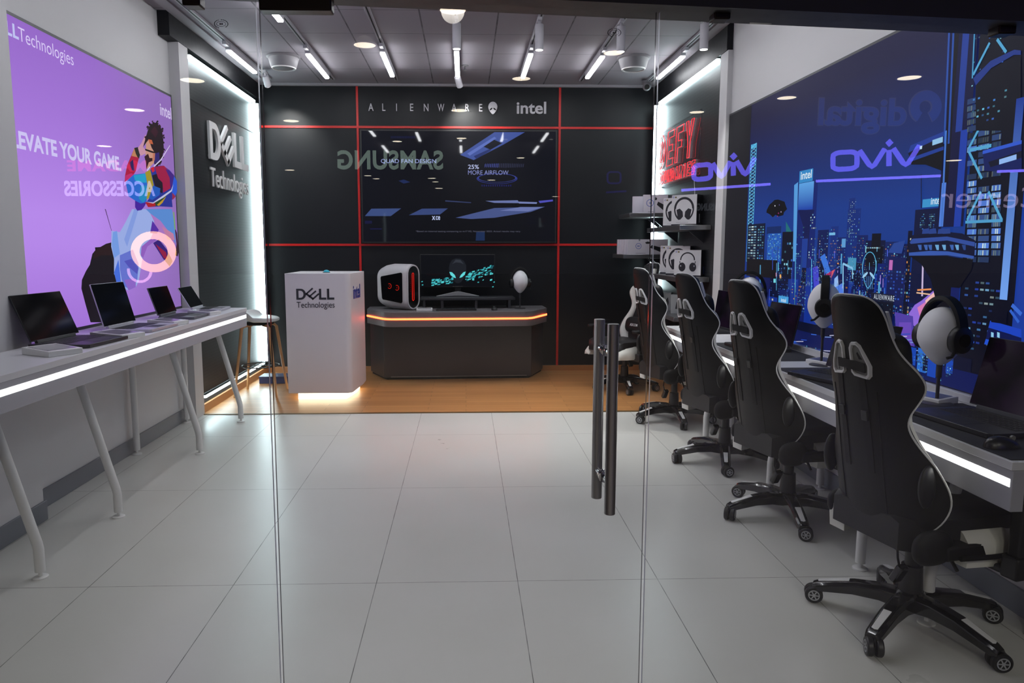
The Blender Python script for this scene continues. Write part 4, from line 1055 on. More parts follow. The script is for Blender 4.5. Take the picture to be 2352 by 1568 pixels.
def holder(label, loc, rz, w=0.15, d=0.11, h=0.03, ma=WHITEP, card=None, grp=None):
    t = thing('price_holder', label, 'price holder', loc, rz, grp)
    MB().prism([(-d / 2, 0), (d / 2, 0), (d / 2, h), (-d / 2, h * 0.75)], w, (-w / 2, 0, 0), (0, 1, 0), (0, 0, 1)).build('base', ma, t, bevel=0.0025)
    M = Matrix.Translation((0, 0, h * 0.875)) @ Matrix.Rotation(math.atan2(h * 0.25, d), 4, 'X')
    MB().box(-w * 0.42, w * 0.42, -d * 0.38, d * 0.38, 0.0004, 0.0012, M=M).build('card', card or mat('grey_card_window', (150, 146, 160), 0.12), t)
    return t
ZL, ZR = 0.927, 0.765
BKL = mat('black_laptop_shell', (26, 27, 34), 0.42)
SLV = mat('silver_laptop_shell', (190, 190, 198), 0.35, metal=0.3)
DKS = mat('dark_silver_deck', (92, 92, 100), 0.4, metal=0.2)
SC2 = mat('tinted_dark_screen', (10, 14, 18), 0.1, vary=0.02)
r90 = pi / 2                                                          # facing +X
laptop('gaming_laptop', 'black open gaming laptop nearest the glass on the white counter', (-1.96, 3.67, ZL), r90 - 0.06, 0.39, 0.30, 22, BKL, KEYS, lid_h=0.25, group=None, notch=True)
laptop('gaming_laptop', 'open laptop with silver rim and black lid before the black cloth of the advertisement', (-1.94, 4.30, ZL), r90 - 0.03, 0.37, 0.285, 15, SLV, KEYS, lid_h=0.262, rim=SLV, notch=True, screen=SC2)
laptop('laptop', 'slim dark silver laptop, third along the white counter from the glass', (-1.955, 5.0, ZL), r90 + 0.02, 0.33, 0.235, 18, DKS, KEYS, lid_h=0.202, screen=SCREENOFF)
laptop('laptop', 'small silver laptop with glossy screen at the rear end of the white counter', (-1.975, 5.58, ZL), r90 + 0.05, 0.30, 0.215, 30, SLV, DKS, lid_h=0.185, screen=SC2)
holder('white price holder in front of the black gaming laptop nearest the glass', (-1.90, 3.30, ZL), r90 - 0.5, 0.16, 0.2, 0.034)
holder('white price holder between the black laptop and the silver rimmed laptop', (-1.89, 3.90, ZL), r90 - 0.35, 0.16, 0.22, 0.034)
holder('white price holder before the slim dark silver laptop', (-1.89, 4.56, ZL), r90 - 0.3, 0.14, 0.2, 0.034)
holder('white price holder before the smallest laptop at the counter end', (-1.90, 5.22, ZL), r90 - 0.3, 0.13, 0.19, 0.034)
# gaming counter: the users sit on the -X side, lids stand at +X
l90 = -pi / 2
def pad(label, x, y, w, d, rz=0.0):
    t = thing('mouse_pad', label, 'mouse pad', (x, y, ZR), rz)
    MB().prism([(-d / 2, -w / 2), (d / 2, -w / 2), (d / 2, w / 2), (-d / 2, w / 2)], 0.0035, (0, 0, 0), (1, 0, 0), (0, 1, 0)).build('mat', MOUSEPAD, t, bevel=0.001)
    return t
ZP = ZR + 0.0035
pad('black desk mat in front of the nearest chair', 1.865, 2.46, 0.78, 0.40)
pad('black desk mat in front of the second chair from the glass', 1.865, 3.36, 0.76, 0.40)
pad('black desk mat in front of the third chair from the glass', 1.865, 4.36, 0.78, 0.40)
GS = {}
def glow_screen():
    if 'm' in GS: return GS['m']
    ma = mat('dark_screen_with_rainbow_glow', (8, 8, 10), 0.1, vary=0.0)
    nt = ma.node_tree; b = nt.nodes['Principled BSDF']
    tc = N(nt, 'ShaderNodeTexCoord'); nz = N(nt, 'ShaderNodeTexNoise'); nz.inputs['Scale'].default_value = 7
    cr = N(nt, 'ShaderNodeValToRGB'); e = cr.color_ramp.elements
    e[0].position = 0.42; e[0].color = (0.0, 0.0, 0.001, 1); e[1].position = 0.75; e[1].color = (0.02, 0.004, 0.03, 1)
    nt.links.new(tc.outputs['Object'], nz.inputs['Vector']); nt.links.new(nz.outputs['Fac'], cr.inputs[0])
    nt.links.new(cr.outputs[0], b.inputs['Emission Color']); b.inputs['Emission Strength'].default_value = 0.35
    GS['m'] = ma; return ma
laptop('gaming_laptop', 'big black gaming laptop on the chair side counter closest to the glass', (1.885, 2.50, ZP), l90 + 0.1, 0.40, 0.29, 14, BKL, KEYS, lid_h=0.28, notch=True, screen=glow_screen())
laptop('gaming_laptop', 'dark open laptop with silver edge between the two nearest chairs', (1.82, 3.41, ZP), l90 + 0.34, 0.36, 0.28, 20, mat('blue_black_shell', (30, 33, 48), 0.4), KEYS, lid_h=0.26, rim=BKL, notch=True)
laptop('gaming_laptop', 'black laptop whose lid shows beside the second chair back', (1.86, 4.47, ZP), l90 + 0.08, 0.37, 0.27, 12, BKL, KEYS, lid_h=0.27, screen=glow_screen())
laptop('gaming_laptop', 'black laptop with tall lid beside the third chair back', (1.86, 5.42, ZR), l90 + 0.08, 0.36, 0.26, 8, BKL, KEYS, lid_h=0.29, screen=glow_screen())
holder('white price holder under the headset form closest to the glass', (1.965, 2.93, ZR), l90 + 0.3, 0.2, 0.11, 0.03, card=mat('glossy_card', (120, 126, 150), 0.08))
holder('white price holder beside the headset form between the two nearest chairs', (2.0, 3.85, ZR), l90 + 0.35, 0.18, 0.12, 0.03, card=mat('glossy_card', (120, 126, 150), 0.08))
holder('white price holder at the far end of the gaming counter', (1.8, 5.72, ZR), l90 - 0.4, 0.16, 0.11, 0.03)
def mouse(label, loc, rz):
    t = thing('computer_mouse', label, 'mouse', loc, rz)
    def sh(p): return Vector((p.x * (1 - 0.12 * p.y), p.y, max(p.z, 0) * (1.0 - 0.25 * p.y)))
    MB().ball((0, 0, 0.001), 0.032, 0.06, 0.036, 20, 12, shape=sh).build('shell', mat('black_mouse_shell', (20, 20, 22), 0.3), t)
    MB().cyl((-0.004, 0.036, 0.03), (0.004, 0.036, 0.03), 0.008, n=14).build('scroll_wheel', GREYIN, t)
    return t
mouse('black computer mouse on the desk mat nearest the glass', (1.735, 2.2, ZP), -1.5)
mouse('black computer mouse beside the laptop of the second chair', (1.76, 4.08, ZP), -1.5)

# ------------------------------------------------------------------ white head forms with headsets
def head_form(label, loc, rz, z_pole, h=0.245, w=0.175, base=True):
    t = thing('egg_mannequin', label, 'head form', loc, rz)
    def sh(p):
        k = 1.0 if p.z > -0.1 else 1 - 0.38 * (-(p.z + 0.1) / 0.9) ** 1.4
        return Vector((p.x * k, p.y * k, p.z))
    MB().ball((0, 0, z_pole + h * 0.5), w / 2, w * 0.56, h / 2, 40, 26, shape=sh).build('head', HEADW, t)
    MB().cyl((0, 0, 0.006), (0, 0, z_pole + 0.02), 0.007, n=14).cyl((0, 0, z_pole - 0.05), (0, 0, z_pole + 0.01), 0.011, n=14).build('pole', DARKGREY, t)
    MB().lathe([(0.062, 0), (0.062, 0.005), (0.05, 0.009), (0.008, 0.011)], n=32).build('base', DARKGREY, t)
    return t
def headset(label, loc, rz, zc, w=0.178, drop=0.0, big=False, mic=True):
    """Over-ear headset; band runs over the crown along local X."""
    t = thing('headset', label, 'headset', loc, rz)
    R = w / 2 + 0.012; n = 26; lo = []
    for i in range(n + 1):
        a = pi * i / n; x, z = R * cos(a), zc + 0.145 * sin(a) + 0.0
        nx, nz = cos(a), sin(a); hw = 0.024 if big else 0.022; tk = 0.011 + 0.006 * sin(a)
        lo.append([(x + nx * o_ * tk, y_, z + nz * o_ * tk) for y_, o_ in ((-hw, 0.1), (-hw * 0.8, 1), (hw * 0.8, 1), (hw, 0.1), (hw * 0.8, -0.25), (-hw * 0.8, -0.25))])
    MB().loft(lo).build('headband', BLACKM, t)
    for sx in (-1, 1):
        r = 0.048 if not big else 0.052
        c = MB().lathe([(r * 0.55, -0.016), (r * 0.95, -0.013), (r, -0.002), (r, 0.012), (r * 0.9, 0.022), (r * 0.55, 0.026), (0.001, 0.027)], n=30, c=(0, 0, 0), axis='X', cap=False)
        c.v = [Vector((sx * (v.x + R - 0.012), v.y, v.z * 1.12 + zc - 0.01)) for v in c.v]
        o = c.build('ear_cup', BLACKP, t, fix=True)
        MB().cyl((sx * (R + 0.0155), 0, zc - 0.01), (sx * (R + 0.018), 0, zc - 0.01), r * 0.5, n=24).build('cap', GLOSSB, o)
    if mic: MB().tube([(R - 0.002, -0.02, zc - 0.05), (R + 0.004, -0.045, zc - 0.075), (R - 0.002, -0.062, zc - 0.08)], 0.006, 8).build('microphone', BLACKM, t)
    return t
def cable(label, pts, loc=(0, 0, 0)):
    o = MB().tube(pts, 0.0022, 6).build('headset_cable', BLACKM); tag(o, label, 'cable'); return o
HF = ((1.955, 2.85, 0.163, 0.242, 0.17, -1.4, 'closest to the glass'), (1.96, 3.83, 0.205, 0.25, 0.165, -2.04, 'between the two nearest chairs'), (1.985, 4.93, 0.20, 0.24, 0.18, -0.5, 'behind the second chair top'))
for i, (x, y, zp, h, w, rz, lab) in enumerate(HF):
    head_form('egg shaped white head form on a pole ' + lab, (x, y, ZR), 0.0, zp, h, w)
    headset('black headset on the white head form ' + lab, (x, y, ZR), rz, zp + h * 0.52, w, big=(i == 0), mic=True)
cable('thin black headset cable looping down behind the counter between two chairs', [(1.99, 3.73, 0.985), (2.03, 3.70, 0.93), (2.05, 3.72, 0.85), (2.03, 3.82, 0.80), (2.0, 3.95, 0.772), (1.98, 4.05, 0.768), (2.02, 4.15, 0.768)])
cable('thin black headset cable hanging from the headset closest to the glass', [(2.0, 2.74, 0.955), (2.03, 2.70, 0.90), (2.06, 2.69, 0.83), (2.05, 2.72, 0.769), (1.98, 2.74, 0.769)]) if False else None

# ================================================================== gaming chair
RC, BZ, BY = rad(11), 0.375, -0.215
def bp(x, yb, s):                                   # back coordinates -> chair coordinates
    return Vector((x, BY - s * sin(RC) + yb * cos(RC), BZ + s * cos(RC) + yb * sin(RC)))
PROF = [(0.0, .150), (.02, .190), (.06, .226), (.11, .244), (.16, .248), (.21, .240), (.26, .222), (.31, .193), (.36, .172), (.40, .163), (.44, .169), (.48, .187), (.515, .200), (.545, .200), (.58, .184), (.615, .160), (.65, .141), (.69, .129), (.73, .123), (.77, .118), (.80, .110), (.82, .098), (.836, .079), (.846, .052), (.850, .02)]
def smooth(pts, s):
    n = len(pts)
    for i in range(n - 1):
        a, b = pts[i], pts[i + 1]
        if a[0] <= s <= b[0]:
            m0 = (b[1] - pts[i - 1][1]) / (b[0] - pts[i - 1][0]) if i else (b[1] - a[1]) / (b[0] - a[0])
            m1 = (pts[i + 2][1] - a[1]) / (pts[i + 2][0] - a[0]) if i < n - 2 else (b[1] - a[1]) / (b[0] - a[0])
            h = b[0] - a[0]; q = (s - a[0]) / h
            return (2 * q ** 3 - 3 * q * q + 1) * a[1] + (q ** 3 - 2 * q * q + q) * h * m0 + (-2 * q ** 3 + 3 * q * q) * b[1] + (q ** 3 - q * q) * h * m1
    return pts[-1][1]
def width(s): return smooth(PROF, s)
def curl(s):                                        # how far the wings sweep forward
    pts = [(0, .05), (.12, .11), (.25, .09), (.40, .05), (.53, .095), (.66, .06), (.85, .03)]
    return smooth(pts, s)
def rear_y(x, s):
    q = min(1.0, abs(x) / max(width(s), 1e-4)); return curl(s) * q ** 2.6 * min(1, width(s) / 0.12) - 0.012 * (1 - q * q)
SS = [p[0] for p in PROF]; SS = sorted(set(SS + [a + (b - a) * k / 3 for a, b in zip(SS, SS[1:]) for k in (1, 2)]))
def make_chair(label, loc, rz, base_a):
    t = thing('gaming_chair', label, 'chair', loc, rz, 'black and white gaming chairs at the gaming counter')
    # --- backrest shell
    loops = []
    for s in SS:
        w = width(s); n = 15; lo = []
        th = 0.085 if s < 0.6 else 0.07
        k = min(1, (0.852 - s) / 0.05 + 0.15, s / 0.04 + 0.3)
        for i in range(n):
            x = w * (-1 + 2 * i / (n - 1)); lo.append(bp(x, rear_y(x, s), s))
        for i in range(n - 1, -1, -1):
            x = w * (-1 + 2 * i / (n - 1)); q = abs(x) / w
            lo.append(bp(x * 0.97, rear_y(x, s) + k * th * (1 - 0.62 * q ** 4) * (1.0 if 0 < i < n - 1 else 0.45), s))
        loops.append(lo)
    back = MB().loft(loops).build('backrest', LEATHER, t, angle=60, fix=True)
    # white piping along the edge of the shell
    edge = [bp(width(s) * 1.0, rear_y(width(s), s) + 0.004, s) for s in SS[3:]]
    edgeL = [Vector((-p.x, p.y, p.z)) for p in edge]
    MB().tube(edgeL + edge[::-1], 0.0036, 8).build('piping', WHITEP, t)
    # white side bolsters on the front of the shell
    for sx in (-1, 1):
        lo = []
        for s in SS[6:-14:2]:
            w = width(s); th = 0.085 if s < 0.6 else 0.07; ring = []
            for q, o in ((0.50, 0.0), (0.56, 0.012), (0.66, 0.022), (0.78, 0.020), (0.86, 0.006), (0.86, -0.012), (0.68, -0.006), (0.52, -0.012)):
                x = w * q; ring.append(bp(sx * x, rear_y(x, s) + th * (1 - 0.62 * q ** 4) + o, s))
            lo.append(ring)
        MB().loft(lo).build('back_bolster', LEATHERW, t, angle=60, fix=True)
    # belt slots near the top: white frame, grey lining, black belt
    for sx in (-1, 1):
        A = [(0.014, 0.580), (0.012, 0.672), (0.020, 0.690), (0.040, 0.692), (0.054, 0.680), (0.086, 0.606), (0.086, 0.572), (0.076, 0.560), (0.026, 0.568)]
        cx = sum(p[0] for p in A) / len(A); cs = sum(p[1] for p in A) / len(A)
        B = [(cx + (p[0] - cx) * 0.70, cs + (p[1] - cs) * 0.80) for p in A]
        def q3(p, d): return bp(sx * p[0], rear_y(p[0], p[1]) - d, p[1])
        fr = MB(); k = len(A)
        vs = [q3(p, -0.002) for p in A] + [q3((p[0] + (cx - p[0]) * .1, p[1] + (cs - p[1]) * .06), 0.009) for p in A] + [q3((p[0] + (cx - p[0]) * -.08, p[1] + (cs - p[1]) * -.05), 0.008) for p in B] + [q3(p, -0.002) for p in B]
        fs = [(r_ * k + i, r_ * k + (i + 1) % k, (r_ + 1) * k + (i + 1) % k, (r_ + 1) * k + i) for r_ in range(3) for i in range(k)]
        f = fr.add(vs, fs).build('slot_frame', WHITEP, t, fix=True)
        f['label'] = 'white belt slot frame'
        MB().add([q3(p, 0.001) for p in B], [tuple(range(k))]).build('lining', GREYIN, f, fix=True)
    mb = MB()
    def belt(mb, pts, hw, d=0.011):
        lo = []
        for x, s in pts: lo.append([bp(x - hw[0], rear_y(x - hw[0], s - hw[1]) - d, s - hw[1]), bp(x + hw[0], rear_y(x + hw[0], s + hw[1]) - d, s + hw[1]), bp(x + hw[0], rear_y(x, s) - d + 0.006, s + hw[1]), bp(x - hw[0], rear_y(x, s) - d + 0.006, s - hw[1])])
        mb.loft(lo)
    belt(mb, [(-0.040, 0.612), (-0.01, 0.612), (0.02, 0.610), (0.07, 0.602)], (0, 0.016), 0.012)
    mb.build('head_belt', STRAPM, t, fix=True)
    for sx in (-1, 1):
        mb = MB(); belt(mb, [(sx * 0.048, 0.572), (sx * 0.05, 0.52), (sx * 0.052, 0.44), (sx * 0.053, 0.34), (sx * 0.054, 0.22)], (0.0125, 0), 0.003)
        mb.build('lumbar_belt', STRAPM, t, fix=True)
        MB().box(-0.013, 0.013, -0.006, 0.004, -0.018, 0.018, M=Matrix.Translation(bp(sx * 0.052, -0.013, 0.43)) @ Matrix.Rotation(RC, 4, 'X')).build('buckle', BLACKP, t, bevel=0.002)
        # stitched seam channels of the rear cover
        MB().tube([bp(sx * 0.095, rear_y(0.095, s) - 0.0005, s) for s in (0.05, 0.15, 0.25, 0.35, 0.45, 0.52)], 0.0022, 6).build('seam', BLACKM, t)
    # neck pillow and lumbar cushion on the front
    def pil(p): return Vector((math.copysign(abs(p.x) ** 0.6, p.x), math.copysign(abs(p.y) ** 0.8, p.y), math.copysign(abs(p.z) ** 0.65, p.z)))
    for nm, s, w_, h_, d_ in (('neck_pillow', 0.63, 0.145, 0.075, 0.045), ('lumbar_cushion', 0.20, 0.165, 0.085, 0.05)):
        c = bp(0, 0.10, s); b_ = MB().ball((0, 0, 0), w_, d_, h_, 28, 16, shape=pil)
        M = Matrix.Translation(c) @ Matrix.Rotation(RC, 4, 'X'); b_.v = [M @ v for v in b_.v]
        o = b_.build(nm, LEATHER, t)
        tm = MB(); letters(tm, 'ADCOM', (0.055, 0.0, -0.014), (-1, 0, 0), (0, 0, 1), 0.11, 0.026, 0.002, 0.01)
        tm.v = [M @ (v + Vector((0, d_ * 0.985 + 0.0, 0))) for v in tm.v]
        tm.build('lettering', WHITEP, o)
    # --- seat
    mb = MB(); lo = []
    for y, z, hw, tk in ((-0.235, 0.44, 0.15, 0.10), (-0.20, 0.452, 0.17, 0.115), (-0.05, 0.46, 0.225, 0.12), (0.12, 0.47, 0.25, 0.125), (0.22, 0.47, 0.246, 0.12), (0.27, 0.452, 0.23, 0.10), (0.295, 0.412, 0.2, 0.055)):
        n = 9; ring = [(hw * (-1 + 2 * i / (n - 1)), y, z + 0.016 * (2 * i / (n - 1) - 1) ** 2 - (0.02 if i in (0, n - 1) else 0)) for i in range(n)]
        ring += [(hw, y, z - tk), (-hw, y, z - tk)]; lo.append(ring)
    mb.loft(lo).build('seat', LEATHERG, t, angle=50, fix=True)
    for k_ in (-0.06, 0.06):
        MB().tube([(k_, -0.18, 0.434), (k_, 0.0, 0.4335), (k_, 0.2, 0.443)], 0.0025, 6).build('seat_seam', BLACKM, t)
    for sx in (-1, 1):
        lo = []
        for y, z, h_, o in ((-0.25, 0.42, 0.07, 0.0), (-0.2, 0.45, 0.11, 0.01), (-0.05, 0.478, 0.135, 0.02), (0.1, 0.485, 0.14, 0.024), (0.2, 0.472, 0.125, 0.02), (0.27, 0.44, 0.09, 0.01), (0.30, 0.405, 0.05, 0.0)):
            if y < (-0.19 if sx > 0 else -0.24): continue
            c = 0.19 - max(0.0, -y + 0.02) * 0.28; z -= 0.045
            lo.append([(sx * (c + a), y, b) for a, b in ((0.0, z - 0.055), (0.02, z - 0.03), (0.038, z - 0.012), (0.05, z - 0.012), (0.064, z - 0.022), (0.07 + o, z - 0.055), (0.064 + o, z - h_), (0.0, z - h_))])
        o_ = MB().loft(lo).build('seat_bolster', LEATHERW, t, angle=60, fix=True)
        o_['label'] = 'white padded seat side'
        # black cover of the recline hinge, lever on the user's right
        def hs(p): return Vector((p.x, math.copysign(abs(p.y) ** 0.8, p.y), math.copysign(abs(p.z) ** 0.8, p.z)))
        if sx > 0:
            h = MB().ball((0.232, -0.175, 0.375), 0.032, 0.08, 0.06, 24, 14, shape=hs)
            h.box(0.21, 0.268, -0.15, 0.06, 0.335, 0.385)
        else:
            h = MB().ball((-0.205, -0.15, 0.385), 0.028, 0.06, 0.05, 24, 14, shape=hs)
        h.build('hinge_cover', BLACKM, t, bevel=0.008)
        MB().ball(bp(sx * 0.215, 0.055, 0.2), 0.016, 0.035, 0.075, 18, 12).build('bracket_cover', BLACKP, t)
        # armrest
        mb = MB(); mb.box(sx * 0.335 - 0.022, sx * 0.335 + 0.022, 0.045, 0.125, 0.30, 0.56).box(sx * 0.335 - 0.03, sx * 0.335 + 0.03, 0.03, 0.14, 0.288, 0.365)
        mb.box(min(sx * 0.12, sx * 0.34), max(sx * 0.12, sx * 0.34), 0.05, 0.12, 0.285, 0.312)
        mb.build('armrest_post', BLACKP, t, bevel=0.008, seg=3)
        MB().prism([(-0.05, -0.12), (0.05, -0.12), (0.055, 0.02), (0.04, 0.12), (0.0, 0.14), (-0.045, 0.12), (-0.055, 0.0)], 0.03, (sx * 0.335, 0.06, 0.56), (1, 0, 0), (0, 1, 0)).build('armrest_pad', BLACKM, t, bevel=0.01, seg=3)
    MB().tube([(0.29, -0.12, 0.355), (0.30, 0.0, 0.352), (0.302, 0.075, 0.352)], 0.0085, 10).build('recline_lever', BLACKM, t)
    MB().box(-0.09, 0.09, -0.13, 0.14, 0.305, 0.345).box(-0.19, 0.19, -0.1, -0.04, 0.318, 0.35).box(-0.19, 0.19, 0.08, 0.13, 0.318, 0.35).build('mechanism', BLACKM, t, bevel=0.01)
    MB().tube([(0.1, -0.03, 0.32), (0.2, -0.06, 0.315), (0.24, -0.07, 0.285)], 0.006, 8).build('lift_lever', BLACKM, t)
    MB().tube([(0.05, -0.13, 0.31), (0.075, -0.15, 0.27), (0.07, -0.135, 0.235)], 0.004, 8).build('control_cable', BLACKM, t)
    MB().box(-0.014, 0.014, -0.02, 0.02, -0.04, 0.035, M=Matrix.Translation((0.062, -0.125, 0.205)) @ Matrix.Rotation(0.5, 4, 'Y')).build('remote', GLOSSB, t, bevel=0.006)
    for o in t.children: o.location.z += 0.04      # seat height on the gas column
    # --- column and star base
    MB().lathe([(0.026, 0.35), (0.026, 0.235), (0.036, 0.233), (0.041, 0.13), (0.041, 0.085)], n=28).build('gas_column', BLACKP, t)
    MB().lathe([(0.058, 0.068), (0.064, 0.085), (0.06, 0.118), (0.044, 0.135)], n=30).build('base_hub', GLOSSB, t)
    for i in range(5):
        a = base_a + i * 2 * pi / 5
        lo = []
        for r, z, hw, h_ in ((0.03, 0.128, 0.036, 0.056), (0.1, 0.132, 0.03, 0.05), (0.19, 0.122, 0.0275, 0.043), (0.265, 0.103, 0.0265, 0.037), (0.315, 0.088, 0.0245, 0.032), (0.335, 0.078, 0.02, 0.022)):
            hw *= 1.12; h_ *= 1.1
            lo.append([(r, -hw, z - h_), (r, -hw * 1.02, z - 0.012), (r, -hw * 0.62, z), (r, hw * 0.62, z), (r, hw * 1.02, z - 0.012), (r, hw, z - h_)])
        lg = MB().loft(lo).build('base_leg', GLOSSB, t, angle=30, fix=True, bevel=0.003)
        lg.rotation_euler.z = a
        MB().prism([(0.205, -0.0135), (0.312, -0.0105), (0.316, 0.0), (0.312, 0.0105), (0.205, 0.0135)], 0.0022, (0, 0, 0), (1, 0, 0), (0, 1, 0)).build('insert', WHITEP, lg)
        ins = lg.children[0]
        for v in ins.data.vertices: v.co.z += 0.1236 - (v.co.x - 0.19) * 0.268
        ins['label'] = 'white plastic insert'
        ca = rad((i * 97 + 40) % 360)
        cs = thing_part('caster', t); cs.location = (0.318 * cos(a), 0.318 * sin(a), 0); cs.rotation_euler.z = ca
        MBc = MB()
        for sy in (-1, 1):
            MBc.lathe([(0.001, 0.0055 * sy), (0.031, 0.0055 * sy), (0.0335, 0.009 * sy), (0.0335, 0.022 * sy), (0.030, 0.0265 * sy), (0.024, 0.0275 * sy), (0.023, 0.0255 * sy), (0.001, 0.0255 * sy)], n=30, c=(0.012, 0, 0.0335), axis='Y')
        MBc.build('wheel', BLACKP, cs, fix=True)
        hb = MB()
        for sy in (-1, 1):
            y_ = 0.0262 * sy
            c0 = (0.012, y_, 0.0335)
            ro = [(0.0215 * cos(2 * pi * k / 24), 0.0215 * sin(2 * pi * k / 24)) for k in range(24)]; ri = [(0.0172 * cos(2 * pi * k / 24), 0.0172 * sin(2 * pi * k / 24)) for k in range(24)]
            hb.ring_prism(ro, ri, 0.0012, c0, (1, 0, 0), (0, 0, 1))
            for k in range(6):
                b = k * pi / 3; d = Vector((cos(b), sin(b))); q = Vector((-d.y, d.x)) * 0.0022
                hb.prism([tuple(d * 0.002 - q), tuple(d * 0.0185 - q), tuple(d * 0.0185 + q), tuple(d * 0.002 + q)], 0.0012, c0, (1, 0, 0), (0, 0, 1))
            hb.lathe([(0.006, -0.0008), (0.006, 0.0008)], n=14, c=c0, axis='Y')
        hb.build('hub_cap', SILVER, cs, fix=True)
        MB().cyl((0, 0, 0.03), (0, 0, 0.062), 0.009, n=14).box(-0.004, 0.02, -0.005, 0.005, 0.03, 0.05).ball((0.008, 0, 0.036), 0.03, 0.0055, 0.034, 16, 8).build('fork', BLACKP, cs)
    return t
def thing_part(name, parent):
    o = bpy.data.objects.new(name, None); COL.objects.link(o); o.parent = parent; o.empty_display_size = 0.05
    return o
CH = ((1.668, 2.50, -76, 2, 'black gaming chair closest to the glass front, seen from behind'),
      (1.695, 3.59, -75, 43, 'black gaming chair second from the glass, before the headset form'),
      (1.705, 4.54, -74, 36, 'black gaming chair third from the glass'),
      (1.70, 5.68, -73, 52, 'black gaming chair on the edge of the oak floor, fourth from the glass'),
      (1.58, 6.97, 118, 52, 'gaming chair turned round at the rear showing its white front sides'))
chair0 = None
for i, (x, y, rz, ba, lab) in enumerate(CH):
    z = 0.0 if y < 6 else 0.004
    if chair0 is None: chair0 = make_chair(lab, (x, y, z), rad(rz), rad(ba - rz)); base0 = rad(ba - rz); continue
    c = dup(chair0, (x, y, z), rad(rz), lab)
    d = rad(ba - rz) - base0
    for o in c.children:
        if o.name.startswith('base_leg'): o.rotation_euler.z += d
        elif o.name.startswith('caster'):
            o.location = Matrix.Rotation(d, 3, 'Z') @ o.location; o.rotation_euler.z += d + i * 0.7

# ================================================================== oak floor area: kiosk, rear desk, stool
KW = mat('kiosk_white', (224, 219, 224), 0.42)
t = thing('reception_kiosk', 'tall white kiosk with maker name and glowing plinth on the oak floor', 'kiosk', (-1.32, 6.8, 0.004))
def arcp(cx, cy, r, a0, a1, n=8): return [(cx + r * cos(rad(a0 + (a1 - a0) * i / n)), cy + r * sin(rad(a0 + (a1 - a0) * i / n))) for i in range(n + 1)]
out = [(-0.32, 0.35), (-0.32, -0.28)] + arcp(0.215, -0.225, 0.055, -90, -6) + [(0.308, 0.155), (0.308, 0.35)]
MB().prism(out, 1.105, (0, 0, 0.068), (1, 0, 0), (0, 1, 0)).build('body', KW, t, bevel=0.003)
MB().prism([(-0.32, 0.35), (-0.32, -0.28), (-0.2, -0.28), (-0.2, 0.35)], 0.004, (0, 0, 1.168), (1, 0, 0), (0, 1, 0)).build('lid', KW, t)
MB().prism([(-0.245, 0.3), (-0.245, -0.215), (0.2, -0.215), (0.25, 0.1), (0.25, 0.3)], 0.067, (0, 0, 0.0), (1, 0, 0), (0, 1, 0)).build('plinth_light', E_WARM, t)
INK = mat('dark_ink', (44, 46, 54), 0.5); INKB = mat('blue_ink', (44, 60, 150), 0.5)
yk = -0.2805
def kp(u, v): p = onY(u, v, 6.52); return Vector((p.x + 1.32, yk, p.z - 0.004))
a, b, c = kp(681, 688), kp(768, 688), kp(681, 663)
dell_glyphs(MB(), a, (1, 0, 0), (0, 0, 1), c.z - a.z, b.x - a.x, 0.003).build('logo_lettering', INK, t)
a, b, c = kp(682, 711), kp(769, 711), kp(682, 693)
letters(MB(), 'Technologies', a, (1, 0, 0), (0, 0, 1), b.x - a.x, c.z - a.z, 0.003).build('word_lettering', INK, t)
d_ = Vector((0.308 - 0.27, 0.155 + 0.22, 0)).normalized(); o_ = Vector((0.27, -0.22, 0.93)) + Vector((d_.y, -d_.x, 0)) * 0.002
letters(MB(), 'intel', o_ + d_ * 0.06, d_, (0, 0, 1), 0.25, 0.13, 0.002, 0.02).build('chip_lettering', INKB, t)
t = thing('device_led_dome', 'small glowing cyan dome on top of the white kiosk', 'lamp', (-1.30, 6.72, 1.177))  # glowing LED of a small device
MB().lathe([(0.036, 0), (0.036, 0.004), (0.03, 0.006)], n=24).build('base', BLACKP, t)
MB().ball((0, 0, 0.003), 0.03, 0.03, 0.024, 24, 12).build('dome', mat('cyan_dome', (40, 150, 170), 0.3, emit=0.35), t)

t = thing('bar_stool', 'white shell bar stool on four oak legs beside the end of the white counter', 'stool', (-1.985, 6.87, 0.004))
lo = []
for i in range(13):
    q = -1 + 2 * i / 12; ring = []
    for j in range(11):
        p = -1 + 2 * j / 10; r_ = (1 - abs(q) ** 3) ** 0.5 if abs(q) < 1 else 0.05
        x = p * 0.19 * max(r_, 0.25); y = q * 0.18
        z = 0.742 + 0.065 * max(0, -p) ** 2 + 0.012 * q * q - 0.015 * max(0, p - 0.6)
        ring.append((x, y, z))
    ring += [(x * 0.985, y, z - 0.03 - 0.016 * (1 - (x / 0.2) ** 2)) for x, y, z in reversed(ring)]
    lo.append(ring)
MB().loft(lo).build('seat', WHITEP, t, angle=60, fix=True, subsurf=1)
MB().box(-0.12, 0.12, -0.1, 0.1, 0.67, 0.70).build('seat_plate', BLACKM, t, bevel=0.01)
for sx in (-1, 1):
    for sy in (-1, 1):
        MB().tube([(sx * 0.05, sy * 0.06, 0.672), (sx * 0.11, sy * 0.11, 0.668), (sx * 0.13, sy * 0.125, 0.645), (sx * 0.197, sy * 0.205, 0.0)], 0.0145, 12, rs=[0.012, 0.0145, 0.0155, 0.0115]).build('leg', OAK, t)
MB().tube([(0.172 * cos(2 * pi * i / 32) * 1.02, 0.172 * sin(2 * pi * i / 32) * 1.02, 0.275) for i in range(32)], 0.005, 8, closed=True).box(-0.176, 0.176, -0.003, 0.003, 0.271, 0.277).box(-0.003, 0.003, -0.176, 0.176, 0.271, 0.277).build('foot_ring', BLACKP, t)
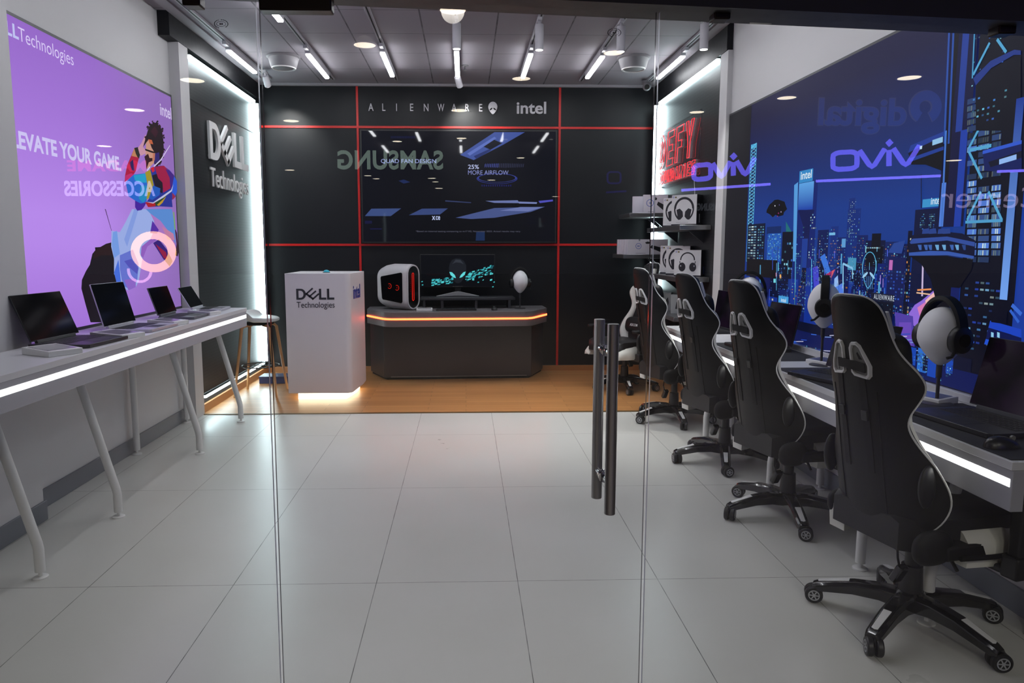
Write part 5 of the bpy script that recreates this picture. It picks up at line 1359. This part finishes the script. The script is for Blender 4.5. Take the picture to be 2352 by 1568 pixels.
t = thing('storage_box', 'flat dark blue box on the oak floor behind the stool', 'box', (-1.98, 7.46, 0.004))
MB().box(-0.17, 0.17, -0.1, 0.1, 0, 0.06).build('body', mat('navy_card', (22, 30, 76), 0.5), t, bevel=0.003)
MB().box(-0.173, 0.173, -0.103, 0.103, 0.06, 0.075).build('lid', mat('navy_card', (22, 30, 76), 0.5), t, bevel=0.003)

# rear desk
RD = thing('feature_desk', 'grey angular desk with a red glowing edge under the wall screen', 'desk', (-0.07, 7.26, 0.004), rad(2.4))
def rc(p0, p1, p2, r, n=6):
    """Corner p1 rounded with radius r."""
    a, b, c = Vector(p0), Vector(p1), Vector(p2); u, v = (a - b).normalized(), (c - b).normalized()
    ang = u.angle(v); t_ = r / math.tan(ang / 2); s_, e_ = b + u * t_, b + v * t_
    return [tuple((1 - k / n) ** 2 * s_ + 2 * (1 - k / n) * (k / n) * b + (k / n) ** 2 * e_) for k in range(n + 1)]
cor = [(-0.97, 0.42), (-0.74, 0.0), (0.74, 0.0), (0.97, 0.42)]
front = [cor[0]] + rc(cor[0], cor[1], cor[2], 0.16) + rc(cor[1], cor[2], cor[3], 0.16) + [cor[3]]
outl = front + [(0.97, 0.74), (-0.97, 0.74)]
MB().prism(outl, 0.152, (0, 0, 0.6), (1, 0, 0), (0, 1, 0)).build('top', DESKGREY, RD, bevel=0.003)
mb = MB(); lo = []
for i, p in enumerate(front):
    q0, q1 = Vector(front[max(i - 1, 0)]), Vector(front[min(i + 1, len(front) - 1)]); d = (q1 - q0).normalized(); n_ = Vector((d.y, -d.x))
    a = Vector(p) + n_ * 0.005; b = Vector(p) - n_ * 0.004
    lo.append([(b.x, b.y, 0.672), (a.x, a.y, 0.672), (a.x, a.y, 0.690), (b.x, b.y, 0.690)])
mb.loft(lo).build('light_strip', E_RED, RD, angle=50, fix=True)
MB().prism([(-0.97, 0.74), (-0.79, 0.30), (0.79, 0.30), (0.98, 0.74)], 0.575, (0, 0, 0.025), (1, 0, 0), (0, 1, 0)).build('cabinet', mat('charcoal_gloss_cabinet', (46, 43, 47), 0.3, vary=0.01), RD, bevel=0.003)
MB().prism([(-0.95, 0.73), (-0.76, 0.32), (0.76, 0.32), (0.96, 0.73)], 0.026, (0, 0, 0), (1, 0, 0), (0, 1, 0)).build('plinth', BLACKM, RD)
MB().box(-0.72, 0.74, 0.292, 0.301, 0.03, 0.036).build('bottom_edge', STEEL, RD)
ZD = 0.004 + 0.752
t = thing('monitor_riser', 'low dark shelf raising the monitor on the rear desk', 'shelf', (-0.03, 7.78, ZD), rad(1.5))
MB().box(-0.46, 0.56, -0.13, 0.16, 0.09, 0.118).build('board', DARKGREY, t, bevel=0.004)
for x in (-0.42, -0.225, 0.14, 0.5):
    MB().box(x - 0.014, x + 0.014, -0.12, 0.15, 0, 0.09).build('support', DARKGREY, t, bevel=0.002)
t = thing('monitor', 'wide dark monitor showing a teal eyed head on the raised shelf', 'monitor', (-0.087, 7.85, ZD + 0.118))
MB().box(-0.41, 0.41, 0.0, 0.035, 0.10, 0.462).build('case', BLACKP, t, bevel=0.004)
P = Poster((0, -0.0008, 0), (1, 0, 0), (0, 0, 1))
def to_mon(u, v): p = onY(u, v, 7.85); return (p.x + 0.087, p.z - ZD - 0.118)
def mq(pts, col): P.poly([to_mon(830 + x * 0.2169, 560 + y * 0.2169) for x, y in pts], col)
P.field(-0.402, 0.402, 0.108, 0.454, 4, 3, lambda a, b: (4, 5, 8))
mq([(935, 310), (925, 260), (935, 210), (960, 170), (1000, 152), (1045, 155), (1085, 180), (1110, 225), (1112, 290), (1095, 350), (1060, 400), (1030, 418), (1000, 410), (960, 370)], (24, 27, 33))
mq([(960, 215), (1000, 165), (1050, 170), (1085, 215), (1050, 200), (1000, 195)], (46, 50, 58))
mq([(932, 296), (960, 300), (990, 330), (1002, 362), (975, 355), (945, 330)], (96, 212, 216)); mq([(1105, 292), (1080, 300), (1052, 330), (1038, 360), (1066, 352), (1095, 325)], (96, 212, 216))
for i in range(46):
    x = random.uniform(740, 960); y = 350 + (960 - x) * 0.1 + random.uniform(0, 60); w_ = random.uniform(10, 34); h = random.uniform(8, 18)
    mq([(x, y), (x + w_, y - 4), (x + w_ - 4, y + h - 4), (x - 4, y + h)], random.choice([(60, 176, 184), (44, 140, 150), (80, 200, 204), (30, 96, 106)]))
for i in range(60):
    x = random.uniform(1100, 1400); y = 330 - (x - 1100) * 0.32 + random.uniform(-20, 60) + (70 if random.random() < 0.3 and x > 1250 else 0); w_ = random.uniform(12, 36); h = random.uniform(8, 20)
    if x + w_ < 1405: mq([(x, y), (x + w_, y - 5), (x + w_ - 3, y + h - 5), (x - 3, y + h)], random.choice([(60, 176, 184), (44, 140, 150), (84, 206, 208), (26, 86, 96)]))
for x, y in ((635, 395), (640, 430), (1385, 450), (1398, 400), (1100, 370), (1180, 378), (1230, 402)): mq([(x, y), (x + 16, y - 3), (x + 16, y + 8), (x, y + 10)], (60, 170, 176))
P.mb.build('screen', print_mat('monitor_picture', 1.15, 0.12), t)
letters(MB(), 'ALIENWARE', (-0.055, -0.001, 0.112 - 0.005), (1, 0, 0), (0, 0, 1), 0.11, 0.008, 0.0006, 0.0, 1.3).build('badge_lettering', GREYIN, t)
MB().box(-0.035, 0.035, 0.03, 0.06, 0.03, 0.3).build('neck', BLACKP, t, bevel=0.006)
for sx in (-1, 1):
    MB().prism([(0, 0), (0.03, 0), (0.235, -0.006), (0.235, 0.0), (0.035, 0.045), (0, 0.05)] if sx > 0 else [(0, 0.05), (-0.035, 0.045), (-0.235, 0.0), (-0.235, -0.006), (-0.03, 0), (0, 0)], 0.03, (0, 0.02, 0.0065), (1, 0, 0), (0, 0, 1)).build('foot', SILVER, t, bevel=0.002)
# tower computer
t = thing('tower_computer', 'white tower computer with dark side window and red light loop on the rear desk', 'computer', (-0.715, 7.62, ZD), rad(54))
def stad(w, h, zc, n=14):
    r = w / 2; out = []
    for i in range(n + 1): a = pi * i / n; out.append((r * cos(a), zc + (h / 2 - r) + r * sin(a)))
    for i in range(n + 1): a = pi + pi * i / n; out.append((r * cos(a), zc - (h / 2 - r) + r * sin(a)))
    return out
lo = []
for y, w, h in ((-0.20, 0.196, 0.466), (-0.196, 0.204, 0.474), (-0.17, 0.208, 0.48), (0.05, 0.21, 0.48), (0.14, 0.208, 0.45), (0.2, 0.2, 0.40), (0.215, 0.19, 0.38)):
    lo.append([(x, y, z) for x, z in stad(w, h, 0.242)])
MB().loft(lo).build('shell', mat('pale_grey_shell', (196, 192, 196), 0.4), t, angle=50, fix=True)
MB().ring_prism(stad(0.196, 0.466, 0.242), stad(0.170, 0.440, 0.242), 0.012, (0, -0.198, 0), (1, 0, 0), (0, 0, 1)).build('front_rim', mat('pale_grey_shell', (196, 192, 196), 0.4), t)
MB().prism(stad(0.172, 0.442, 0.242), 0.002, (0, -0.2015, 0), (1, 0, 0), (0, 0, 1)).build('front_plate', GLOSSB, t)
MB().tube([(x - 0.004, -0.206, z) for x, z in stad(0.026, 0.29, 0.245, 8)], 0.0017, 8, closed=True).build('light_loop', emis('red_loop', (255, 36, 24), 1.6), t)
mb = MB()
for i in range(9): mb.cyl((-0.045, -0.2045, 0.36 - i * 0.02), (-0.045, -0.2055, 0.36 - i * 0.02), 0.004, n=8)
mb.build('indicator_row', emis('dim_red', (150, 20, 16), 0.5), t)
MB().prism([(-0.13, 0.075), (0.13, 0.105), (0.14, 0.12), (0.155, 0.335), (0.145, 0.35), (-0.13, 0.395), (-0.145, 0.385), (-0.145, 0.09)][::-1], 0.003, (-0.1095, 0, 0), (0, 1, 0), (0, 0, 1)).build('side_window', SCREENOFF, t, fix=True)
for y, z in ((0.03, 0.25), (-0.075, 0.235)):
    MB().tube([(-0.1105, y + 0.026 * cos(rad(a)), z + 0.026 * sin(rad(a))) for a in range(60, 330, 15)], 0.0025, 6).cyl((-0.1095, y, z), (-0.111, y, z), 0.004, n=10).build('fan_glow', emis('fan_red', (220, 40, 26), 0.9), t)
holder('white open tray on the rear desk beside the tower computer', (-0.43, 7.40, ZD), 0.05, 0.165, 0.11, 0.03, card=mat('grey_tray_inside', (132, 130, 134), 0.5))
t = thing('keyboard', 'low black keyboard on the rear desk under the monitor', 'keyboard', (-0.1, 7.47, ZD), rad(2))
MB().box(-0.21, 0.21, -0.065, 0.065, 0, 0.016).build('case', BLACKP, t, bevel=0.003)
kb = MB()
for j in range(5):
    for i in range(17): kb.box(-0.2 + i * 0.0236, -0.2 + i * 0.0236 + 0.019, -0.056 + j * 0.0225, -0.056 + j * 0.0225 + 0.018, 0.016, 0.021)
kb.build('keys', KEYS, t)
mouse('black computer mouse on the rear desk', (0.30, 7.47, ZD), 0.1)
head_form('egg shaped white head form on the rear desk', (0.585, 7.66, ZD), 0.0, 0.165, 0.243, 0.17)
headset('black headset on the white head form of the rear desk', (0.585, 7.66, ZD), 0.12, 0.165 + 0.12, w=0.175)

# ================================================================== headphone shelves
def shelf(label, x0, x1, y0, y1, z, r=0.12):
    t = thing('wall_shelf', label, 'shelf', (0, 0, z))
    pts = [(x1, y0), (x1, y1), (x0 + r, y1)] + arcp(x0 + r, y1 - r, r, 90, 180, 8)[1:] + [(x0, y0)]
    MB().prism(pts[::-1], 0.042, (0, 0, -0.042), (1, 0, 0), (0, 1, 0)).build('board', STEEL, t, bevel=0.003, fix=True)
    for y in (y0 + 0.2, y1 - 0.25):
        MB().prism([(0, 0), (-0.14, 0), (0, -0.11)], 0.012, (x1, y, -0.043), (1, 0, 0), (0, 0, 1)).build('bracket', DARKGREY, t, fix=True)
    return t
shelf('upper steel shelf holding two boxed headphones', 1.84, 2.112, 6.13, 7.35, 1.602)
shelf('lower steel shelf holding three boxed headphones', 1.84, 2.112, 6.13, 7.35, 1.152)
shelf('dark steel shelf with a white keyboard box in the rear corner, higher one', 1.70, 2.112, 7.42, 8.05, 1.765)
shelf('dark steel shelf under the row of long white boxes in the rear corner', 1.64, 2.112, 7.40, 8.05, 1.338)
shelf('lowest steel shelf with small boxes below the headphones', 1.86, 2.112, 6.3, 7.35, 0.79)
CARD = paper_mat('printed_card', 0.45)
WH, BK, BLU, GOLD = lin((222, 220, 222)), lin((22, 22, 27)), lin((70, 90, 180)), lin((120, 104, 50))
def facepoly(mb, pts, w, h, d, col, k=1, side='front'):
    """A printed area on the front (-Y) or the +X side of a box standing on z = 0."""
    if side == 'front': mb.add([((a - 0.5) * w, -d / 2 - 0.0002 * k, b * h) for a, b in pts], [tuple(range(len(pts)))], None, col, False)
    else: mb.add([(w / 2 + 0.0002 * k, (a - 0.5) * d, b * h) for a, b in pts], [tuple(range(len(pts)))], None, col, False)
def hp_box(label, loc, rz, w, h, d, kind):
    t = thing('headphone_box', label, 'box', loc, rz)
    mb = MB(); vs = [(x, y, z) for z in (0, h) for y in (-d / 2, d / 2) for x in (-w / 2, w / 2)]
    for f, c in (((0, 2, 3, 1), BK), ((4, 5, 7, 6), WH), ((0, 1, 5, 4), WH), ((2, 6, 7, 3), BK), ((0, 4, 6, 2), BK), ((1, 3, 7, 5), BK)): mb.add([vs[i] for i in f], [(0, 1, 2, 3)], None, c, False)
    facepoly(mb, [(0, 0), (1, 0), (1, .055), (0, .055)], w, h, d, BK)
    def band(cx, cy, rx, ry, k, a0, a1, col, n=22):
        for i in range(n):
            a, b = rad(a0 + (a1 - a0) * i / n), rad(a0 + (a1 - a0) * (i + 1) / n)
            facepoly(mb, [(cx + rx * k * cos(a), cy + ry * k * sin(a)), (cx + rx * cos(a), cy + ry * sin(a)), (cx + rx * cos(b), cy + ry * sin(b)), (cx + rx * k * cos(b), cy + ry * k * sin(b))], w, h, d, col, 2)
    def disc(cx, cy, rx, ry, col, k=3, n=18): facepoly(mb, [(cx + rx * cos(2 * pi * i / n), cy + ry * sin(2 * pi * i / n)) for i in range(n)], w, h, d, col, k)
    if kind == 'A':
        band(.5, .55, .40, .38, .80, 0, 180, BK); band(.5, .55, .40, .42, .86, -60, 0, BK); band(.5, .55, .40, .42, .86, 180, 240, BK)
        facepoly(mb, [(.2, .52), (.33, .56), (.45, .46), (.47, .30), (.42, .25), (.36, .2), (.27, .2)], w, h, d, BK, 3)
        facepoly(mb, [(.8, .52), (.67, .56), (.55, .46), (.53, .30), (.58, .25), (.64, .2), (.73, .2)], w, h, d, BK, 3)
        for x in [.2 + .055 * i for i in range(9)]: facepoly(mb, [(x, .10), (x + .02, .10), (x + .02, .12), (x, .12)], w, h, d, lin((150, 150, 156)), 3)
    else:
        band(.5, .62, .28, .30, .84, 0, 180, BK); band(.47, .55, .27, .2, .9, 170, 205, BK); band(.53, .55, .27, .2, .9, -25, 10, BK)
        disc(.3, .36, .13, .17, BK); disc(.7, .36, .13, .17, BK); disc(.25, .40, .02, .03, lin((190, 190, 196)), 4); disc(.75, .40, .02, .03, lin((190, 190, 196)), 4)
    disc(.07, .93, .032, .028, BLU, 3); disc(.07, .93, .018, .015, WH, 4); facepoly(mb, [(.125, .905), (.195, .905), (.195, .95), (.125, .95)], w, h, d, GOLD, 3)
    facepoly(mb, [(.36, .018), (.56, .018), (.56, .038), (.36, .038)], w, h, d, lin((150, 150, 150)), 3)
    facepoly(mb, [(.4, .1), (.52, .1), (.52, .38), (.4, .38)], w, h, d, lin((70, 90, 170) if kind == 'B' else (190, 190, 196)), 1, 'side')
    mb.build('carton', CARD, t)
    return t
def on_shelf(u, v, y, z): p = onY(u, v, y); return (p.x, y, z)
RZ = rad(-41)
hp_box('white headphone box with black band in front on the upper shelf', on_shelf(1578, 500, 6.42, 1.602), RZ, 0.235, 0.272, 0.14, 'A')
hp_box('white headphone box half hidden behind the other on the upper shelf', on_shelf(1557, 500, 6.78, 1.602), RZ, 0.235, 0.27, 0.14, 'A')
hp_box('square white box with round ear cups in front on the lower shelf', on_shelf(1586, 600, 6.36, 1.152), RZ, 0.25, 0.235, 0.13, 'B')
hp_box('white headphone box standing second on the lower shelf', on_shelf(1564, 600, 6.68, 1.152), RZ, 0.235, 0.27, 0.14, 'A')
hp_box('white headphone box rearmost of three on the lower shelf', on_shelf(1549, 600, 6.98, 1.152), RZ, 0.235, 0.275, 0.14, 'A')
def kb_box(label, loc, rz, w, h, d, group=None, plain=False):
    t = thing('keyboard_box', label, 'box', loc, rz, group)
    mb = MB(); g = lin((206, 202, 212)); vs = [(x, y, z) for z in (0, h) for y in (-d / 2, d / 2) for x in (-w / 2, w / 2)]
    for f in ((0, 2, 3, 1), (4, 5, 7, 6), (0, 1, 5, 4), (2, 6, 7, 3), (0, 4, 6, 2), (1, 3, 7, 5)): mb.add([vs[i] for i in f], [(0, 1, 2, 3)], None, g, False)
    def ringp(cx, cy, ra, rb, col, n=20):
        for i in range(n):
            a, b = 2 * pi * i / n, 2 * pi * (i + 1) / n
            facepoly(mb, [(cx + q * cos(s_) / w * h, cy + q * sin(s_)) for q, s_ in ((ra, a), (rb, a), (rb, b), (ra, b))], w, h, d, col, 2)
    if not plain:
        ringp(.27, .55, .17, .20, lin((60, 84, 170)))
        for x in (.24, .262, .284): facepoly(mb, [(x, .5), (x + .014, .5), (x + .014, .6), (x, .6)], w, h, d, lin((60, 84, 170)), 2)
        facepoly(mb, [(.43, .8), (.5, .86), (.56, .8), (.53, .7), (.46, .7)], w, h, d, BK, 2); facepoly(mb, [(.55, .45), (.6, .62), (1, .34), (1, .04), (.85, .12)], w, h, d, BK, 2)
        facepoly(mb, [(.27, .9), (.31, .9), (.31, 1), (.27, 1)], w, h, d, lin((120, 120, 130)), 2)
        facepoly(mb, [(.2, .06), (.45, .06), (.45, .09), (.2, .09)], w, h, d, lin((140, 140, 150)), 2)
    mb.build('carton', CARD, t)
    return t
kb_box('white keyboard box with blue ring mark on the higher corner shelf', (1.985, 7.50, 1.765), rad(-8), 0.25, 0.19, 0.06)
kb_box('white box edge showing behind the keyboard box on the higher corner shelf', (1.86, 7.62, 1.765), rad(-8), 0.17, 0.18, 0.06, plain=True)
G = 'long white boxes in a row on the corner shelf'
kb_box('long white box with blue ring mark, foremost of the row on the corner shelf', (1.895, 7.43, 1.338), 0.0, 0.42, 0.155, 0.035)
for i in range(4):
    kb_box('long white box standing behind the foremost one of the row on the corner shelf', (1.89 - 0.016 * (i + 1), 7.43 + 0.042 * (i + 1), 1.338), 0.0, 0.42, 0.155, 0.035, G, plain=True)
def small_pack(label, x, y, z, w, h):
    t = thing('mouse_box', label, 'box', (x, y, z), rad(-35))
    MB().box(-w / 2, w / 2, -0.03, 0.03, 0, h).build('carton', mat('pale_grey_card', (176, 180, 180), 0.5), t, bevel=0.002)
    MB().prism([(-0.2 * w, 0.25 * h), (0.1 * w, 0.25 * h), (0.2 * w, 0.45 * h), (0.1 * w, 0.75 * h), (-0.1 * w, 0.6 * h)], 0.0006, (0.1 * w, -0.0302, 0), (1, 0, 0), (0, 0, 1)).build('product_picture', BLACKP, t)
small_pack('small pale box with mouse picture on the lowest shelf, nearer one', 2.0, 6.66, 0.79, 0.11, 0.18)
small_pack('small pale box on the lowest shelf behind a chair top', 1.99, 6.98, 0.79, 0.10, 0.18)

# ================================================================== the mall behind the viewer (seen mirrored in the glass)
def mir(u, v, yv):
    """Real place, outside the shop, of what shows mirrored in the glass at virtual depth yv."""
    p = onY(u, v, yv); return Vector((p.x, 2 * YG - yv, p.z))
struct(MB().box(-30, 30, -34, YG - 0.02, -0.12, 0.0).build('floor_mall', mat('mall_floor', (74, 70, 68), 0.4)))
DL = [(1040, 23, 57), (838, 103, 48), (1197, 180, 40), (1408, 121, 43), (1748, 38, 58), (443, 184, 50), (310, 252, 40), (240, 335, 30), (1600, 257, 32), (2087, 178, 48), (1806, 224, 40), (2190, 368, 32), (1055, 253, 36), (669, 277, 34), (912, 324, 22), (1060, 317, 22), (666, 390, 20), (1196, 362, 18), (845, 403, 16), (992, 409, 18), (1129, 413, 18), (1008, 432, 18), (864, 410, 16), (1276, 451, 16), (1000, 417, 14)]
ZM = 3.35
for i, (u, v, w_) in enumerate(DL):
    p = onZ(u, v, ZM); r_ = max(0.06, w_ * p.y / F / 2)
    if p.y > 26: p = onY(u, v, 26); r_ = w_ * 26 / F / 2
    t = thing('mall_downlight', 'round warm downlight of the mall mirrored in the shop glass', 'downlight', (p.x, 2 * YG - p.y, p.z), 0, 'mall downlights mirrored in the glass')
    MB().lathe([(r_, 0), (r_, -0.006), (0.001, -0.006)], n=28, cap=False).build('lens', E_DOWN, t)
    if p.y < 18 and abs(p.x) < 8:
        li = bpy.data.lights.new('downlight_beam', 'SPOT'); li.energy = 170; li.spot_size = rad(150); li.spot_blend = 0.6; li.shadow_soft_size = r_ * 0.9; li.color = (1, 0.93, 0.84)
        lo_ = bpy.data.objects.new('downlight_beam', li); COL.objects.link(lo_); lo_.parent = t; lo_.location = (0, 0, -0.012)
    MB().lathe([(r_, 0.002), (r_ * 1.14, 0.002), (r_ * 1.14, -0.008), (r_, -0.008)], n=28, cap=False).build('trim_ring', CAN, t)
XR_ = Vector((-1, 0, 0)); ZU = Vector((0, 0, 1))
def mall_sign(label, cat='sign', name='shop_sign'):
    return thing(name, label, cat, (0, -6.0, 0))
def mtext(t, body, u0, u1, v0, v1, yv, ma, bold=0.0, space=1.0, name='lettering'):
    """Text as mirrored between u0..u1: it is read from the shop, so it starts at u1."""
    a = mir(u1, v1, yv); b = mir(u0, v0, yv)
    mb = letters(MB(), body, a - Vector((0, -6, 0)), XR_, ZU, a.x - b.x if a.x > b.x else b.x - a.x, b.z - a.z, 0.01, bold, space)
    return mb.build(name, ma, t)
YV = 9.6
PUR = emis('purple_neon', (108, 98, 255), 8.0); PUR2 = emis('purple_neon_line', (124, 112, 255), 10.0); PURD = emis('dim_purple_neon', (90, 80, 210), 3.2)
def rounded(t, pts_list, r, ma, name):
    mb = MB()
    for pts, cl in pts_list: mb.tube([p - Vector((0, -6, 0)) for p in pts], r, 10, closed=cl)
    return mb.build(name, ma, t)
def vivo(label, U, V, line, ma, ma2):
    """Rounded phone shop name; U, V map 0..1 (as mirrored: o v i v) to the measured positions."""
    t = mall_sign(label)
    def q(a, b): return mir(U(a), V(a, b), YV)
    o = [q(0.155 + 0.135 * max(-1, min(1, 1.25 * cos(2 * pi * i / 28))), 0.42 + 0.40 * max(-1, min(1, 1.15 * sin(2 * pi * i / 28)))) for i in range(28)]
    rounded(t, [(o, True), ([q(.32, .86), q(.43, .14), q(.46, .06), q(.49, .14), q(.60, .86)], False), ([q(.65, .80), q(.65, .04)], False), ([q(.70, .86), q(.81, .14), q(.84, .06), q(.87, .14), q(.99, .92)], False)], 0.033, ma, 'lettering')
    d = q(.65, 1.14) - Vector((0, -6, 0)); s_ = 0.05
    MB().prism([(-s_, 0), (0, -s_), (s_, 0), (0, s_)], 0.02, d, XR_, ZU).build('dot', ma, t)
    rounded(t, [([mir(*line[0], YV), mir(*line[1], YV)], False)], 0.018, ma2, 'light_line')
vivo('purple glowing rounded shop name mirrored over the city poster', lambda a: 1908 + a * 204, lambda a, b: 391 - 12 * a - 48 * b, ((1874, 416), (2158, 404)), PUR, PUR2)
vivo('purple glowing rounded shop name mirrored beside the headphone shelves', lambda a: 1590 + a * 144, lambda a, b: 414 - 14 * a - 40 * b, ((1565, 437), (1768, 423)), PUR, PUR2)
t = mall_sign('short purple glowing line mirrored at the edge of the far tower print')
rounded(t, [([mir(2290, 394, YV), mir(2400, 390, YV)], False)], 0.018, PUR2, 'light_line')
t = mall_sign('dim blue ring and line mirrored on the dark rear wall')
o = [mir(1410 + 15 * max(-1, min(1, 1.2 * cos(2 * pi * i / 24))), 408 + 13 * max(-1, min(1, 1.2 * sin(2 * pi * i / 24))), YV) for i in range(24)]
rounded(t, [(o, True), ([mir(1392, 442, YV), mir(1438, 439, YV)], False)], 0.012, emis('dim_blue', (70, 60, 200), 1.0), 'lettering')
t = mall_sign('large pale green shop name mirrored across the wall screen')
mtext(t, 'SAMSUNG', 775, 1018, 345, 390, YV, emis('pale_green_sign', (200, 230, 214), 1.9), 0.028, 1.06)
t = mall_sign('small dim shop name mirrored over the white pilaster')
mtext(t, 'SAMSUNG', 1600, 1662, 467, 484, YV, emis('dim_sign', (150, 156, 170), 0.9), 0.025, 1.05)
t = mall_sign('white shop name for add-ons mirrored over the purple advertisement')
mtext(t, 'ACCESSORIES', 148, 358, 415, 451, YV, emis('violet_white_sign', (206, 196, 255), 5.0), 0.03, 1.05)
t = mall_sign('faint red shop name mirrored under the white slogan')
mtext(t, 'MADAME', 155, 338, 368, 394, YV, emis('faint_red_sign', (255, 60, 110), 2.4), 0.03, 1.1)
t = mall_sign('blue shop name with a thin grey outline mirrored high on the city poster')
DIG = emis('blue_face_sign', (70, 110, 235), 0.9); HALO = emis('grey_edge_sign', (150, 150, 180), 0.75)
mtext(t, 'digital', 1881, 2076, 226, 308, YV, DIG, 0.02, name='lettering')
mtext(t, 'digital', 1879, 2078, 224, 310, YV + 0.03, HALO, 0.035, name='outline')
mb = MB(); c = mir(2125, 246, YV) - Vector((0, -6, 0)); r_ = 36 * YV / F
ol = [(r_ * cos(rad(a)), r_ * sin(rad(a))) for a in range(-60, 241, 10)]; il = [(0.42 * r_ * cos(rad(a)) , 0.42 * r_ * sin(rad(a))) for a in range(-60, 241, 10)]
for k_, (oo, ii, ma_, nm) in enumerate(((1.0, 1.0, DIG, 'emblem'), (1.05, 0.9, HALO, 'emblem_outline'))):
    mb = MB()
    for i in range(len(ol) - 1):
        P4 = [(ol[i][0] * oo, ol[i][1] * oo), (ol[i + 1][0] * oo, ol[i + 1][1] * oo), (il[i + 1][0] * ii, il[i + 1][1] * ii), (il[i][0] * ii, il[i][1] * ii)]
        mb.prism(P4[::-1] if k_ < 0 else P4, 0.008, c + Vector((0, -0.02 * k_, 0)), XR_, ZU)
    mb.build(nm, ma_, t, fix=True)
t = mall_sign('thin pale service counter name mirrored over the near tower of the poster')
mtext(t, 'Center', 2162, 2392, 428, 478, YV, emis('pale_pink_sign', (190, 170, 205), 3.2), -0.005)
t = mall_sign('large glowing warm ring lamp mirrored over the purple advertisement', 'ring lamp', 'ring_lamp')
c = mir(354, 578, 7.5) - Vector((0, -6, 0)); R_ = 41 * 7.5 / F
MB().tube([c + Vector((R_ * cos(2 * pi * i / 48), 0, R_ * sin(2 * pi * i / 48) * 0.9)) for i in range(48)], 9 * 7.5 / F, 12, closed=True).build('tube', emis('warm_ring', (255, 188, 106), 10.0), t)
t = mall_sign('thin pale ring lamp mirrored below the large warm ring', 'ring lamp', 'ring_lamp')
c = mir(322, 621, 8.2) - Vector((0, -6, 0)); R_ = 25 * 8.2 / F
MB().tube([c + Vector((R_ * cos(rad(a)), 0, R_ * sin(rad(a)))) for a in range(-190, 20, 6)], 3 * 8.2 / F, 10).build('tube', emis('pale_ring', (255, 190, 220), 6.0), t)
